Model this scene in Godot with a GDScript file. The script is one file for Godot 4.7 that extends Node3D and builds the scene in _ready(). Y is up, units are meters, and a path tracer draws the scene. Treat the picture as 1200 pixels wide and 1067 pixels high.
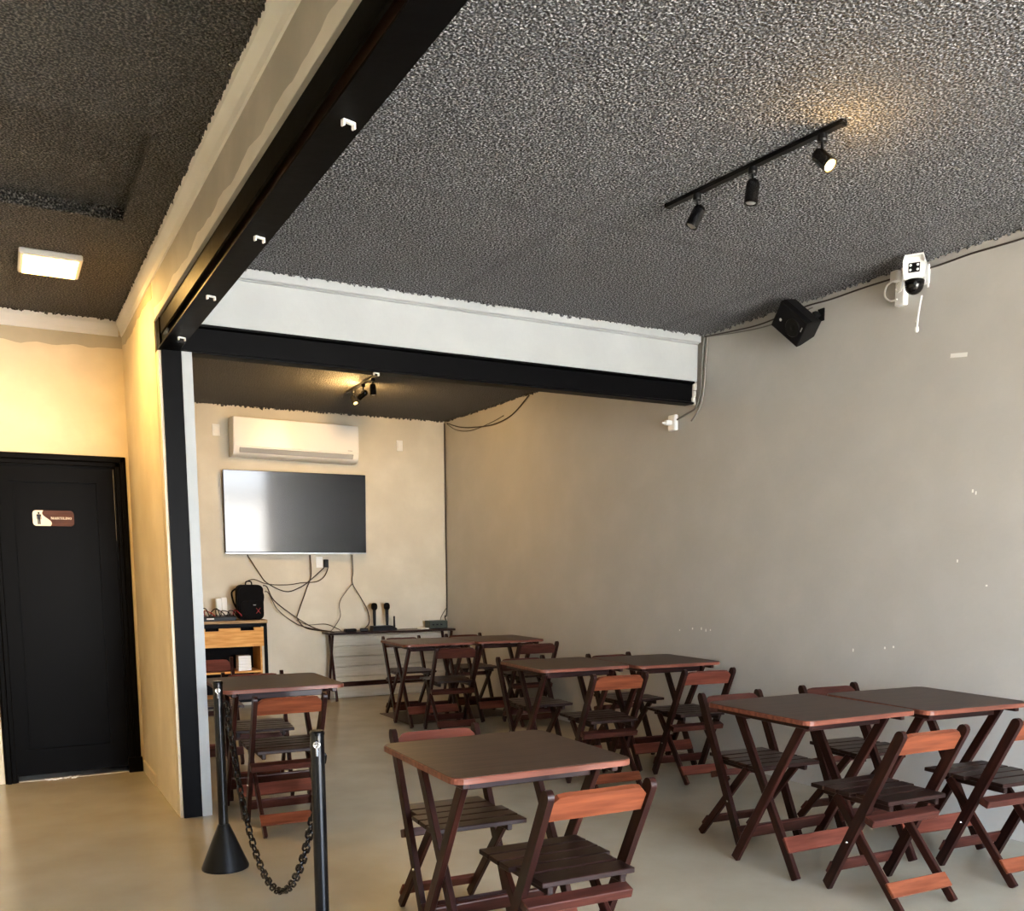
extends Node3D
# A small bar room: folding wooden tables and chairs, steel-framed openings, sprayed ceilings.

var mats := {}
var cache := {}
var rng := RandomNumberGenerator.new()
var cables := 0


# ------------------------------------------------------------------ mesh building
class MB:
	var v := PackedVector3Array()
	var n := PackedVector3Array()

	func tri(a: Vector3, b: Vector3, c: Vector3, na: Vector3, nb: Vector3, nc: Vector3) -> void:
		# Godot wants front faces clockwise
		if (b - a).cross(c - a).dot(na + nb + nc) > 0.0:
			v.append(a); v.append(c); v.append(b)
			n.append(na); n.append(nc); n.append(nb)
		else:
			v.append(a); v.append(b); v.append(c)
			n.append(na); n.append(nb); n.append(nc)

	func flat(pts: Array, out: Vector3) -> void:
		var nn := Vector3.ZERO
		for i in range(1, pts.size() - 1):
			nn += (pts[i] - pts[0]).cross(pts[i + 1] - pts[0])
		nn = nn.normalized()
		if nn.dot(out) < 0.0:
			nn = -nn
		for i in range(1, pts.size() - 1):
			tri(pts[0], pts[i], pts[i + 1], nn, nn, nn)

	func box(lo: Vector3, hi: Vector3) -> void:
		cbox((lo + hi) / 2.0, hi - lo, 0.0)

	func cbox(at: Vector3, size: Vector3, b: float, basis := Basis()) -> void:
		# a box with chamfered edges
		var h := size / 2.0
		var k := minf(b, minf(h.x, minf(h.y, h.z)) * 0.9)
		var p := func(s: Vector3, axis: int) -> Vector3:
			var q := Vector3(h.x - k, h.y - k, h.z - k)
			q[axis] = h[axis]
			return at + basis * (q * s)
		for axis in 3:
			var u := (axis + 1) % 3
			var w := (axis + 2) % 3
			for sg: float in [-1.0, 1.0]:
				var pts := []
				for c in [[-1, -1], [1, -1], [1, 1], [-1, 1]]:
					var s := Vector3.ZERO
					s[axis] = sg; s[u] = c[0]; s[w] = c[1]
					pts.append(p.call(s, axis))
				var o := Vector3.ZERO
				o[axis] = sg
				flat(pts, basis * o)
		if k <= 0.0:
			return
		for axis in 3:
			var u := (axis + 1) % 3
			var w := (axis + 2) % 3
			for su: float in [-1.0, 1.0]:
				for sw: float in [-1.0, 1.0]:
					var s0 := Vector3.ZERO
					s0[axis] = -1.0; s0[u] = su; s0[w] = sw
					var s1 := s0
					s1[axis] = 1.0
					var o := Vector3.ZERO
					o[u] = su; o[w] = sw
					flat([p.call(s0, u), p.call(s1, u), p.call(s1, w), p.call(s0, w)], basis * o)
		for c in 8:
			var s := Vector3(1 if c & 1 else -1, 1 if c & 2 else -1, 1 if c & 4 else -1)
			flat([p.call(s, 0), p.call(s, 1), p.call(s, 2)], basis * s)

	func prism(poly: PackedVector2Array, z0: float, z1: float, xf := Transform3D(), smooth := false) -> void:
		# polygon in xy, extruded along z, then placed by xf
		var cnt := poly.size()
		var idx := Geometry2D.triangulate_polygon(poly)
		for z: float in [z0, z1]:
			var nn := (xf.basis * Vector3(0, 0, -1.0 if z == z0 else 1.0)).normalized()
			for i in range(0, idx.size(), 3):
				tri(xf * Vector3(poly[idx[i]].x, poly[idx[i]].y, z), xf * Vector3(poly[idx[i + 1]].x, poly[idx[i + 1]].y, z), xf * Vector3(poly[idx[i + 2]].x, poly[idx[i + 2]].y, z), nn, nn, nn)
		var sgn := -1.0 if Geometry2D.is_polygon_clockwise(poly) else 1.0
		var en := PackedVector2Array()
		for i in cnt:
			var d := (poly[(i + 1) % cnt] - poly[i]).normalized()
			en.append(Vector2(d.y, -d.x) * sgn)
		for i in cnt:
			var j := (i + 1) % cnt
			var na := en[i]
			var nb := en[i]
			if smooth:
				if en[i].dot(en[(i - 1 + cnt) % cnt]) > 0.6:
					na = (en[i] + en[(i - 1 + cnt) % cnt]).normalized()
				if en[i].dot(en[j]) > 0.6:
					nb = (en[i] + en[j]).normalized()
			var a3 := (xf.basis * Vector3(na.x, na.y, 0)).normalized()
			var b3 := (xf.basis * Vector3(nb.x, nb.y, 0)).normalized()
			var p0 := xf * Vector3(poly[i].x, poly[i].y, z0)
			var p1 := xf * Vector3(poly[j].x, poly[j].y, z0)
			var p2 := xf * Vector3(poly[j].x, poly[j].y, z1)
			var p3 := xf * Vector3(poly[i].x, poly[i].y, z1)
			tri(p0, p1, p2, a3, b3, b3)
			tri(p0, p2, p3, a3, b3, a3)

	func lathe(prof: Array, segs: int, xf := Transform3D()) -> void:
		# profile of (radius, height) points, turned round y
		for i in prof.size() - 1:
			var a: Vector2 = prof[i]
			var b: Vector2 = prof[i + 1]
			var d := (b - a).normalized()
			if a.distance_to(b) < 1e-6:
				continue
			var nr := Vector2(d.y, -d.x)
			for k in segs:
				var t0 := TAU * k / segs
				var t1 := TAU * (k + 1) / segs
				var c0 := Vector3(cos(t0), 0, sin(t0))
				var c1 := Vector3(cos(t1), 0, sin(t1))
				var n0 := (xf.basis * (c0 * nr.x + Vector3.UP * nr.y)).normalized()
				var n1 := (xf.basis * (c1 * nr.x + Vector3.UP * nr.y)).normalized()
				var p0 := xf * (c0 * a.x + Vector3.UP * a.y)
				var p1 := xf * (c1 * a.x + Vector3.UP * a.y)
				var p2 := xf * (c1 * b.x + Vector3.UP * b.y)
				var p3 := xf * (c0 * b.x + Vector3.UP * b.y)
				if a.x > 1e-6:
					tri(p0, p1, p2, n0, n1, n1)
				if b.x > 1e-6:
					tri(p0, p2, p3, n0, n1, n0)

	func ball(at: Vector3, r: float, segs := 16, squash := Vector3.ONE) -> void:
		var prof := []
		var rows := segs / 2
		for i in rows + 1:
			var a := PI * i / rows - PI / 2
			prof.append(Vector2(maxf(cos(a), 0.0) * r, sin(a) * r))
		lathe(prof, segs, Transform3D(Basis.from_scale(squash), at))

	func tube(pts: Array, r: float, sides := 8, smooth := true, closed := false) -> void:
		var path := []
		if smooth and pts.size() > 2 and not closed:
			for i in pts.size() - 1:
				var p0: Vector3 = pts[maxi(i - 1, 0)]
				var p1: Vector3 = pts[i]
				var p2: Vector3 = pts[i + 1]
				var p3: Vector3 = pts[mini(i + 2, pts.size() - 1)]
				for k in 6:
					path.append(p1.cubic_interpolate(p2, p0, p3, k / 6.0))
			path.append(pts[pts.size() - 1])
		else:
			path = pts
		var cnt := path.size()
		var up := Vector3(0.31, 0.9, 0.22)
		var rings := []
		for i in cnt:
			var d: Vector3
			if closed:
				d = (path[(i + 1) % cnt] - path[(i - 1 + cnt) % cnt]).normalized()
			else:
				d = (path[mini(i + 1, cnt - 1)] - path[maxi(i - 1, 0)]).normalized()
			var sx := up.cross(d)
			if sx.length() < 0.05:
				sx = Vector3(1, 0.1, 0.3).cross(d)
			sx = sx.normalized()
			up = d.cross(sx)
			var ring := []
			for k in sides:
				var t := TAU * k / sides
				ring.append(sx * cos(t) + up * sin(t))
			rings.append(ring)
		var last := cnt if closed else cnt - 1
		for i in last:
			var j := (i + 1) % cnt
			var shift := 0
			if closed and j == 0:   # meet the first ring where it matches best
				var best := -2.0
				for s in sides:
					var q: float = rings[i][0].dot(rings[0][s])
					if q > best:
						best = q
						shift = s
			for k in sides:
				var k2 := (k + 1) % sides
				var a: Vector3 = rings[i][k]
				var b: Vector3 = rings[i][k2]
				var c: Vector3 = rings[j][(k2 + shift) % sides]
				var d2: Vector3 = rings[j][(k + shift) % sides]
				tri(path[i] + a * r, path[i] + b * r, path[j] + c * r, a, b, c)
				tri(path[i] + a * r, path[j] + c * r, path[j] + d2 * r, a, c, d2)
		if not closed:
			for e in [0, cnt - 1]:
				var pts2 := []
				for k in sides:
					pts2.append(path[e] + rings[e][k] * r)
				var o: Vector3 = path[0] - path[1] if e == 0 else path[cnt - 1] - path[cnt - 2]
				flat(pts2, o)

	func mesh() -> ArrayMesh:
		var a := []
		a.resize(Mesh.ARRAY_MAX)
		a[Mesh.ARRAY_VERTEX] = v
		a[Mesh.ARRAY_NORMAL] = n
		var m := ArrayMesh.new()
		m.add_surface_from_arrays(Mesh.PRIMITIVE_TRIANGLES, a)
		return m


func rounded(w: float, h: float, r: float, steps := 5) -> PackedVector2Array:
	var p := PackedVector2Array()
	for c in [[1, 1, 0.0], [-1, 1, PI / 2], [-1, -1, PI], [1, -1, PI * 1.5]]:
		for i in steps + 1:
			var a: float = c[2] + PI / 2 * i / steps
			p.append(Vector2(c[0] * (w / 2 - r) + cos(a) * r, c[1] * (h / 2 - r) + sin(a) * r))
	return p


# ------------------------------------------------------------------ nodes
func put(called: String, m: Mesh, mat: Material, parent: Node = null, xf := Transform3D()) -> MeshInstance3D:
	var o := MeshInstance3D.new()
	o.name = called
	o.mesh = m
	o.material_override = null
	o.transform = xf
	o.set_surface_override_material(0, mat)
	o.cast_shadow = GeometryInstance3D.SHADOW_CASTING_SETTING_ON
	(parent if parent else self).add_child(o, true)
	return o


func numbered(called: String) -> String:
	if not has_node(NodePath(called)):
		return called
	var k := 1
	while has_node(NodePath("%s_%03d" % [called, k])):
		k += 1
	return "%s_%03d" % [called, k]


func tag(o: Node, label: String, category: String, group := "", kind := "") -> Node:
	o.set_meta("label", label)
	o.set_meta("category", category)
	if group:
		o.set_meta("group", group)
	if kind:
		o.set_meta("kind", kind)
	return o


func thing(called: String, label: String, category: String, at := Vector3.ZERO, turn := 0.0, group := "") -> Node3D:
	var o := Node3D.new()
	o.name = numbered(called)
	add_child(o, true)
	o.position = at
	o.rotation.y = turn
	tag(o, label, category, group)
	return o


func struct(called: String, m: Mesh, mat: Material, label: String, category: String) -> MeshInstance3D:
	var o := put(called, m, mat)
	tag(o, label, category, "", "structure")
	return o


func boxes(list: Array) -> ArrayMesh:
	var b := MB.new()
	for e in list:
		b.box(e[0], e[1])
	return b.mesh()


func one_box(size: Vector3, bev: float) -> ArrayMesh:
	var key := "box %v %f" % [size, bev]
	if not cache.has(key):
		var b := MB.new()
		b.cbox(Vector3.ZERO, size, bev)
		cache[key] = b.mesh()
	return cache[key]


func bar(called: String, a: Vector3, b: Vector3, w: float, t: float, wdir: Vector3, mat: Material, parent: Node, bev := 0.003) -> MeshInstance3D:
	# a plank from a to b: local x runs along it, so that the grain does
	var l := snappedf(a.distance_to(b), 0.0001)
	var x := (b - a).normalized()
	var z := x.cross(wdir).normalized()
	var y := z.cross(x)
	return put(called, one_box(Vector3(l, w, t), bev), mat, parent, Transform3D(Basis(x, y, z), (a + b) / 2.0))


# ------------------------------------------------------------------ materials
func noise_tex(freq: float, kind: int, seed_: int, size := 512, octaves := 4, ramp: Gradient = null, normalize := true) -> NoiseTexture2D:
	var f := FastNoiseLite.new()
	f.noise_type = kind
	f.seed = seed_
	f.frequency = freq
	f.fractal_octaves = octaves
	var t := NoiseTexture2D.new()
	t.width = size
	t.height = size
	t.seamless = true
	t.normalize = normalize
	t.noise = f
	if ramp:
		t.color_ramp = ramp
	return t


func ramp(stops: Array) -> Gradient:
	var g := Gradient.new()
	var o := PackedFloat32Array()
	var c := PackedColorArray()
	for s in stops:
		o.append(s[0])
		c.append(s[1])
	g.offsets = o
	g.colors = c
	return g


func rgb(r: int, g: int, b: int) -> Color:
	return Color8(r, g, b)


func plain(col: Color, rough := 0.5, metal := 0.0) -> StandardMaterial3D:
	var m := StandardMaterial3D.new()
	m.albedo_color = col
	m.roughness = rough
	m.metallic = metal
	return m


func tri_tex(m: StandardMaterial3D, world: bool, scale_: Vector3) -> void:
	m.uv1_triplanar = true
	m.uv1_world_triplanar = world
	m.uv1_scale = scale_
	m.uv1_triplanar_sharpness = 4.0


func wall_mat(a: Color, b: Color, rough: float, seed_: int) -> StandardMaterial3D:
	var m := plain(Color.WHITE, rough)
	m.albedo_texture = noise_tex(0.008, FastNoiseLite.TYPE_SIMPLEX_SMOOTH, seed_, 512, 5, ramp([[0.0, a], [0.5, a.lerp(b, 0.4)], [1.0, b]]))
	m.heightmap_enabled = true
	m.heightmap_texture = noise_tex(0.03, FastNoiseLite.TYPE_SIMPLEX_SMOOTH, seed_ + 1, 512, 5)
	m.heightmap_scale = 0.12
	tri_tex(m, true, Vector3(0.45, 0.45, 0.45))
	return m


func wood(a: Color, b: Color, rough: float, seed_: int, coat := 0.0) -> StandardMaterial3D:
	var m := plain(Color.WHITE, rough)
	m.albedo_texture = noise_tex(0.012, FastNoiseLite.TYPE_SIMPLEX_SMOOTH, seed_, 256, 4, ramp([[0.0, a], [0.45, a.lerp(b, 0.45)], [1.0, b]]))
	m.heightmap_enabled = true
	m.heightmap_texture = m.albedo_texture
	m.heightmap_scale = 0.05
	m.metallic_specular = 0.24
	tri_tex(m, false, Vector3(0.9, 9.0, 9.0))
	m.uv1_offset = Vector3(seed_ * 0.37, seed_ * 0.21, seed_ * 0.13)
	if coat > 0.0:
		m.clearcoat_enabled = true
		m.clearcoat = coat
		m.clearcoat_roughness = 0.25
	return m


func spray(dark: Color, light: Color, seed_: int) -> StandardMaterial3D:
	# sprayed cellulose: dark grey fibre with pale flecks, coarse relief
	var m := plain(Color.WHITE, 0.9)
	m.albedo_texture = noise_tex(0.11, FastNoiseLite.TYPE_SIMPLEX, seed_, 1024, 3, ramp([[0.0, dark], [0.42, dark.lerp(light, 0.15)], [0.60, dark.lerp(light, 0.6)], [0.80, light], [1.0, light]]))
	m.heightmap_enabled = true
	m.heightmap_texture = noise_tex(0.075, FastNoiseLite.TYPE_SIMPLEX, seed_ + 3, 1024, 3)
	m.heightmap_scale = 3.2
	tri_tex(m, true, Vector3(0.62, 0.62, 0.62))
	return m


func glow(col: Color, energy: float, base := Color(0.9, 0.88, 0.8)) -> StandardMaterial3D:
	var m := plain(base, 0.4)
	m.emission_enabled = true
	m.emission = col
	m.emission_energy_multiplier = energy
	return m


func make_mats() -> void:
	mats.wall_right = wall_mat(rgb(172, 169, 162), rgb(180, 177, 170), 0.55, 11)
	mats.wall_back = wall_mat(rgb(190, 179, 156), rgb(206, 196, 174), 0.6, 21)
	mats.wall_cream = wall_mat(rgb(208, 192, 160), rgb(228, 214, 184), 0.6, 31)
	mats.wall_white = wall_mat(rgb(156, 159, 158), rgb(164, 167, 166), 0.6, 41)
	mats.plaster = wall_mat(rgb(164, 159, 148), rgb(188, 183, 172), 0.7, 51)
	mats.skim = wall_mat(rgb(206, 201, 190), rgb(224, 219, 209), 0.7, 53)
	mats.smear = wall_mat(rgb(172, 161, 137), rgb(196, 183, 156), 0.75, 57)
	mats.cornice = wall_mat(rgb(222, 220, 212), rgb(234, 232, 226), 0.6, 55)
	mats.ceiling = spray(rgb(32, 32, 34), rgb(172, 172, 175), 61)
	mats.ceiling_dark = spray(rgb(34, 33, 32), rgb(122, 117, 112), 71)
	mats.steel = plain(rgb(6, 6, 7), 0.42)
	mats.steel.metallic_specular = 0.13
	mats.steel.heightmap_enabled = true
	mats.steel.heightmap_texture = noise_tex(0.02, FastNoiseLite.TYPE_SIMPLEX_SMOOTH, 81, 512, 4)
	mats.steel.heightmap_scale = 0.05
	tri_tex(mats.steel, true, Vector3(1, 1, 1))
	mats.steel_brown = plain(rgb(70, 48, 38), 0.3)
	mats.door = plain(rgb(10, 9, 8), 0.34)
	mats.door.metallic_specular = 0.1
	mats.door.heightmap_enabled = true
	mats.door.heightmap_texture = noise_tex(0.02, FastNoiseLite.TYPE_SIMPLEX_SMOOTH, 83, 512, 4)
	mats.door.heightmap_scale = 0.02
	tri_tex(mats.door, false, Vector3(4, 0.6, 4))
	# floor: pale tan polished screed
	var f := plain(Color.WHITE, 0.2)
	f.albedo_texture = noise_tex(0.006, FastNoiseLite.TYPE_SIMPLEX_SMOOTH, 91, 1024, 6, ramp([[0.0, rgb(160, 152, 134)], [0.5, rgb(167, 160, 142)], [1.0, rgb(174, 167, 150)]]))
	f.roughness_texture = noise_tex(0.01, FastNoiseLite.TYPE_SIMPLEX_SMOOTH, 92, 512, 5, ramp([[0.0, Color(0.8, 0.8, 0.8)], [1.0, Color(1, 1, 1)]]))
	f.roughness = 0.24
	tri_tex(f, true, Vector3(0.33, 0.33, 0.33))
	mats.floor = f
	# varnished mahogany-stained pine
	mats.post = wood(rgb(26, 12, 10), rgb(50, 24, 19), 0.36, 1, 0.12)
	mats.post_b = wood(rgb(30, 14, 11), rgb(56, 27, 21), 0.36, 2, 0.12)
	mats.slat = wood(rgb(27, 15, 13), rgb(46, 27, 22), 0.38, 3, 0.1)
	mats.slat_b = wood(rgb(31, 17, 14), rgb(52, 30, 25), 0.38, 4, 0.1)
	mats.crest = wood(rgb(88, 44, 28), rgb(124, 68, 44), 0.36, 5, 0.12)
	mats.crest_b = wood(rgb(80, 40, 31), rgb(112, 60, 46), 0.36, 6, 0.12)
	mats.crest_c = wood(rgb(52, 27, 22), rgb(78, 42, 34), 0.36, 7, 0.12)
	mats.top = wood(rgb(52, 38, 32), rgb(74, 57, 48), 0.42, 8)
	mats.edge = wood(rgb(92, 52, 39), rgb(128, 76, 60), 0.36, 9, 0.2)
	mats.pine = wood(rgb(190, 128, 62), rgb(226, 172, 100), 0.5, 10)
	mats.oak = wood(rgb(134, 108, 76), rgb(168, 140, 104), 0.5, 14)
	mats.whitewash = wood(rgb(192, 182, 162), rgb(210, 201, 182), 0.6, 12)
	mats.sign_wood = wood(rgb(62, 34, 22), rgb(92, 55, 36), 0.45, 13)
	mats.black = plain(rgb(8, 8, 9), 0.4)
	mats.black.metallic_specular = 0.3
	mats.black_soft = plain(rgb(10, 9, 10), 0.9)
	mats.black_soft.metallic_specular = 0.25
	mats.black_gloss = plain(rgb(7, 7, 8), 0.2)
	mats.black_gloss.metallic_specular = 0.4
	mats.white_plastic = plain(rgb(232, 230, 224), 0.3)
	mats.grey_plastic = plain(rgb(150, 150, 148), 0.45)
	mats.paper = plain(rgb(236, 234, 226), 0.8)
	mats.cream = plain(rgb(240, 228, 204), 0.5)
	mats.cable = plain(rgb(54, 45, 37), 0.6)
	mats.cable_grey = plain(rgb(110, 106, 100), 0.6)
	mats.chrome = plain(rgb(216, 218, 220), 0.22, 0.9)
	mats.screen = plain(rgb(3, 3, 4), 0.08)
	mats.screen.metallic_specular = 0.42
	mats.dark_green = plain(rgb(38, 44, 30), 0.5)
	mats.lens = plain(rgb(60, 62, 64), 0.1)
	mats.mat_brown = plain(rgb(74, 58, 44), 0.8)
	mats.red = plain(rgb(150, 30, 34), 0.6)
	mats.concrete = plain(rgb(196, 190, 180), 0.9)
	mats.silver_plate = plain(rgb(190, 192, 194), 0.35, 0.8)


# ------------------------------------------------------------------ chair and table
func make_chair(called: String, label: String, at: Vector3, turn: float, crest: Material) -> Node3D:
	# front is +z; folded-frame chair: long posts cross short legs below a slatted seat
	var c := thing(called, label, "chair", at, turn, "folding wooden bar chairs")
	var wood_p: Material = mats.post
	for s: float in [-1.0, 1.0]:
		var x := s * 0.182
		# long post: bevelled rounded head
		var a := Vector3(x, 0.008, 0.190)
		var b := Vector3(x, 0.750, -0.180)
		var ax := (b - a).normalized()
		var key := "post"
		if not cache.has(key):
			var l := a.distance_to(b)
			var poly := PackedVector2Array()
			var hw := 0.0225
			poly.append(Vector2(-0.006, -hw))
			for i in 7:
				var t := -PI / 2 + PI * i / 6
				poly.append(Vector2(l - hw + cos(t) * hw * 1.1, sin(t) * hw))
			poly.append(Vector2(0.012, hw))
			var mb := MB.new()
			mb.prism(poly, -0.011, 0.011, Transform3D(), true)
			cache[key] = mb.mesh()
		var zz := Vector3(1, 0, 0)
		put("back_post", cache[key], wood_p, c, Transform3D(Basis(ax, zz.cross(ax), zz), a))
		# short leg
		var xi := s * 0.156
		bar("leg", Vector3(xi, 0.004, -0.188), Vector3(xi, 0.418, 0.182), 0.040, 0.020, Vector3(0, 0, 1), mats.post_b, c)
		# seat rail under the slats
		bar("seat_rail", Vector3(s * 0.133, 0.417, -0.100), Vector3(s * 0.133, 0.417, 0.270), 0.030, 0.022, Vector3(0, 1, 0), mats.slat, c)
		# pivot bolts
		var bk := "bolt"
		if not cache.has(bk):
			var mb2 := MB.new()
			mb2.lathe([Vector2(0, 0.004), Vector2(0.004, 0.0035), Vector2(0.006, 0.0), Vector2(0, 0)], 8)
			cache[bk] = mb2.mesh()
		put("bolt", cache[bk], mats.chrome, c, Transform3D(Basis(Vector3(0, 0, 1), -s * PI / 2), Vector3(s * 0.193, 0.236, 0.077)))
	var zs := [0.263, 0.184, 0.105, 0.026, -0.068]
	var ws := [0.385, 0.385, 0.385, 0.338, 0.338]
	var dp := [0.070, 0.070, 0.070, 0.070, 0.090]
	for i in 5:
		bar("seat_slat", Vector3(-ws[i] / 2, 0.441, zs[i] + (0.0 if i < 3 else 0.0)), Vector3(ws[i] / 2, 0.441, zs[i]), 0.018, dp[i], Vector3.UP, mats.slat if i % 2 == 0 else mats.slat_b, c, 0.0025)
	# crest rail with cut corners
	if not cache.has("crest"):
		var hw := 0.170
		var poly := PackedVector2Array([Vector2(-hw, -0.044), Vector2(hw, -0.044), Vector2(hw, 0.020), Vector2(hw - 0.024, 0.044), Vector2(hw - 0.05, 0.048), Vector2(-hw + 0.05, 0.048), Vector2(-hw + 0.024, 0.044), Vector2(-hw, 0.020)])
		var mb := MB.new()
		mb.prism(poly, -0.010, 0.010)
		cache["crest"] = mb.mesh()
	var lean := atan2(0.370, 0.742)
	put("crest_rail", cache["crest"], crest, c, Transform3D(Basis(Vector3.RIGHT, -lean), Vector3(0, 0.690, -0.150)))
	# crossbar behind the posts that the seat rests on
	bar("crossbar", Vector3(-0.195, 0.352, -0.040), Vector3(0.195, 0.352, -0.040), 0.034, 0.050, Vector3(0, 0.95, -0.3), mats.crest_c, c)
	# foot planks
	bar("foot_plank", Vector3(-0.172, 0.085, -0.140), Vector3(0.172, 0.085, -0.140), 0.065, 0.016, Vector3(0, 0.75, 0.67), crest, c)
	bar("foot_plank", Vector3(-0.195, 0.100, 0.172), Vector3(0.195, 0.100, 0.172), 0.060, 0.016, Vector3(0, 0.9, -0.44), mats.crest_c, c)
	return c


func make_table(called: String, label: String, at: Vector3, turn: float) -> Node3D:
	var t := thing(called, label, "table", at, turn, "square folding bar tables")
	var sz := 0.675
	var flatten := Transform3D(Basis(Vector3.RIGHT, -PI / 2), Vector3(0, 0, 0))
	if not cache.has("top"):
		var mb := MB.new()
		mb.prism(rounded(sz - 0.008, sz - 0.008, 0.044), 0.736, 0.7555, flatten, true)
		cache["top"] = mb.mesh()
		# edge band: a thin ring round the top
		var eb := MB.new()
		var o := rounded(sz, sz, 0.048)
		var i := rounded(sz - 0.010, sz - 0.010, 0.043)
		for k in o.size():
			var k2 := (k + 1) % o.size()
			var oa := Vector3(o[k].x, 0, -o[k].y); var ob := Vector3(o[k2].x, 0, -o[k2].y)
			var ia := Vector3(i[k].x, 0, -i[k].y); var ib := Vector3(i[k2].x, 0, -i[k2].y)
			var lo := Vector3.UP * 0.734
			var hi := Vector3.UP * 0.752
			var rim := Vector3.UP * 0.755
			eb.flat([oa + lo, ob + lo, ob + hi, oa + hi], oa + ob)
			eb.flat([oa + hi, ob + hi, ib + rim, ia + rim], Vector3.UP)
			eb.flat([oa + lo, ob + lo, ib + lo, ia + lo], Vector3.DOWN)
		cache["edge"] = eb.mesh()
	put("tabletop", cache["top"], mats.top, t)
	put("edge_band", cache["edge"], mats.edge, t)
	for s: float in [-1.0, 1.0]:
		bar("batten", Vector3(s * 0.280, 0.722, -0.300), Vector3(s * 0.280, 0.722, 0.300), 0.026, 0.026, Vector3.UP, mats.post, t)
		var xo := s * 0.252
		var xi := s * 0.228
		bar("leg", Vector3(xo, 0.006, -0.190), Vector3(xo, 0.722, 0.225), 0.044, 0.024, Vector3(0, 0, 1), mats.post_b, t)
		bar("leg", Vector3(xi, 0.006, 0.190), Vector3(xi, 0.722, -0.225), 0.044, 0.024, Vector3(0, 0, 1), mats.post, t)
	bar("foot_plank", Vector3(-0.263, 0.150, -0.126), Vector3(0.263, 0.150, -0.126), 0.075, 0.016, Vector3(0, 0.84, 0.54), mats.crest_c, t)
	bar("foot_plank", Vector3(-0.240, 0.150, 0.129), Vector3(0.240, 0.150, 0.129), 0.075, 0.016, Vector3(0, 0.84, -0.54), mats.crest_b, t)
	bar("cross_rail", Vector3(-0.240, 0.700, 0.198), Vector3(0.240, 0.700, 0.198), 0.035, 0.020, Vector3.UP, mats.post, t)
	bar("cross_rail", Vector3(-0.216, 0.700, -0.196), Vector3(0.216, 0.700, -0.196), 0.035, 0.020, Vector3.UP, mats.post, t)
	return t


func again(o: Node3D, called: String, label: String, at: Vector3, turn: float) -> Node3D:
	var d: Node3D = o.duplicate()
	d.name = numbered(called)
	add_child(d, true)
	d.position = at
	d.rotation.y = turn
	d.set_meta("label", label)
	return d


# ------------------------------------------------------------------ lamps
func track_head(parent: Node3D, at: Vector3, aim: Vector3, lit: bool, energy := 0.0) -> void:
	# adapter under the rail, stem, tilting can with a lamp face
	var ad := MB.new()
	ad.lathe([Vector2(0, 0), Vector2(0.016, 0), Vector2(0.019, 0.008), Vector2(0.019, 0.026), Vector2(0, 0.026)], 16)
	put("adapter", ad.mesh(), mats.black, parent, Transform3D(Basis(), at + Vector3(0, -0.026, 0)))
	var st := MB.new()
	st.tube([at + Vector3(0, -0.02, 0), at + Vector3(0, -0.058, 0)], 0.006, 8, false)
	put("stem", st.mesh(), mats.black, parent)
	var d := aim.normalized()
	var side := d.cross(Vector3(0.1, 0, 1)).normalized()
	var basis := Basis(side, -d, side.cross(-d))
	var can := MB.new()
	can.lathe([Vector2(0, 0.042), Vector2(0.012, 0.041), Vector2(0.022, 0.034), Vector2(0.027, 0.022), Vector2(0.028, -0.055), Vector2(0.024, -0.055), Vector2(0.023, -0.046), Vector2(0, -0.046)], 24)
	var hub := at + Vector3(0, -0.085, 0)
	put("can", can.mesh(), mats.black_gloss, parent, Transform3D(basis, hub))
	var face := MB.new()
	face.lathe([Vector2(0.0225, -0.0455), Vector2(0.019, -0.053), Vector2(0.010, -0.056), Vector2(0, -0.057)], 20)
	put("lamp_face", face.mesh(), glow(Color(1.0, 0.80, 0.42), 14.0) if lit else mats.silver_plate, parent, Transform3D(basis, hub))
	if lit:
		var l := OmniLight3D.new()
		l.name = "bulb_light"
		l.light_color = Color(1.0, 0.80, 0.50)
		l.light_energy = energy
		l.light_size = 0.02
		l.omni_range = 14.0
		l.omni_attenuation = 2.0
		l.shadow_enabled = true
		parent.add_child(l, true)
		l.position = hub + d * 0.082


func track(called: String, label: String, a: Vector3, b: Vector3) -> Node3D:
	var t := thing(called, label, "track light", Vector3.ZERO)
	bar("rail", a, b, 0.018, 0.034, Vector3.UP, mats.black, t)
	var d := (b - a).normalized()
	for s in 2:
		var e := a if s == 0 else b
		put("end_cap", one_box(Vector3(0.036, 0.020, 0.014), 0.003), mats.black_gloss, t, Transform3D(Basis(Vector3(0, 1, 0).cross(d), Vector3.UP, d), e))
	return t


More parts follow.
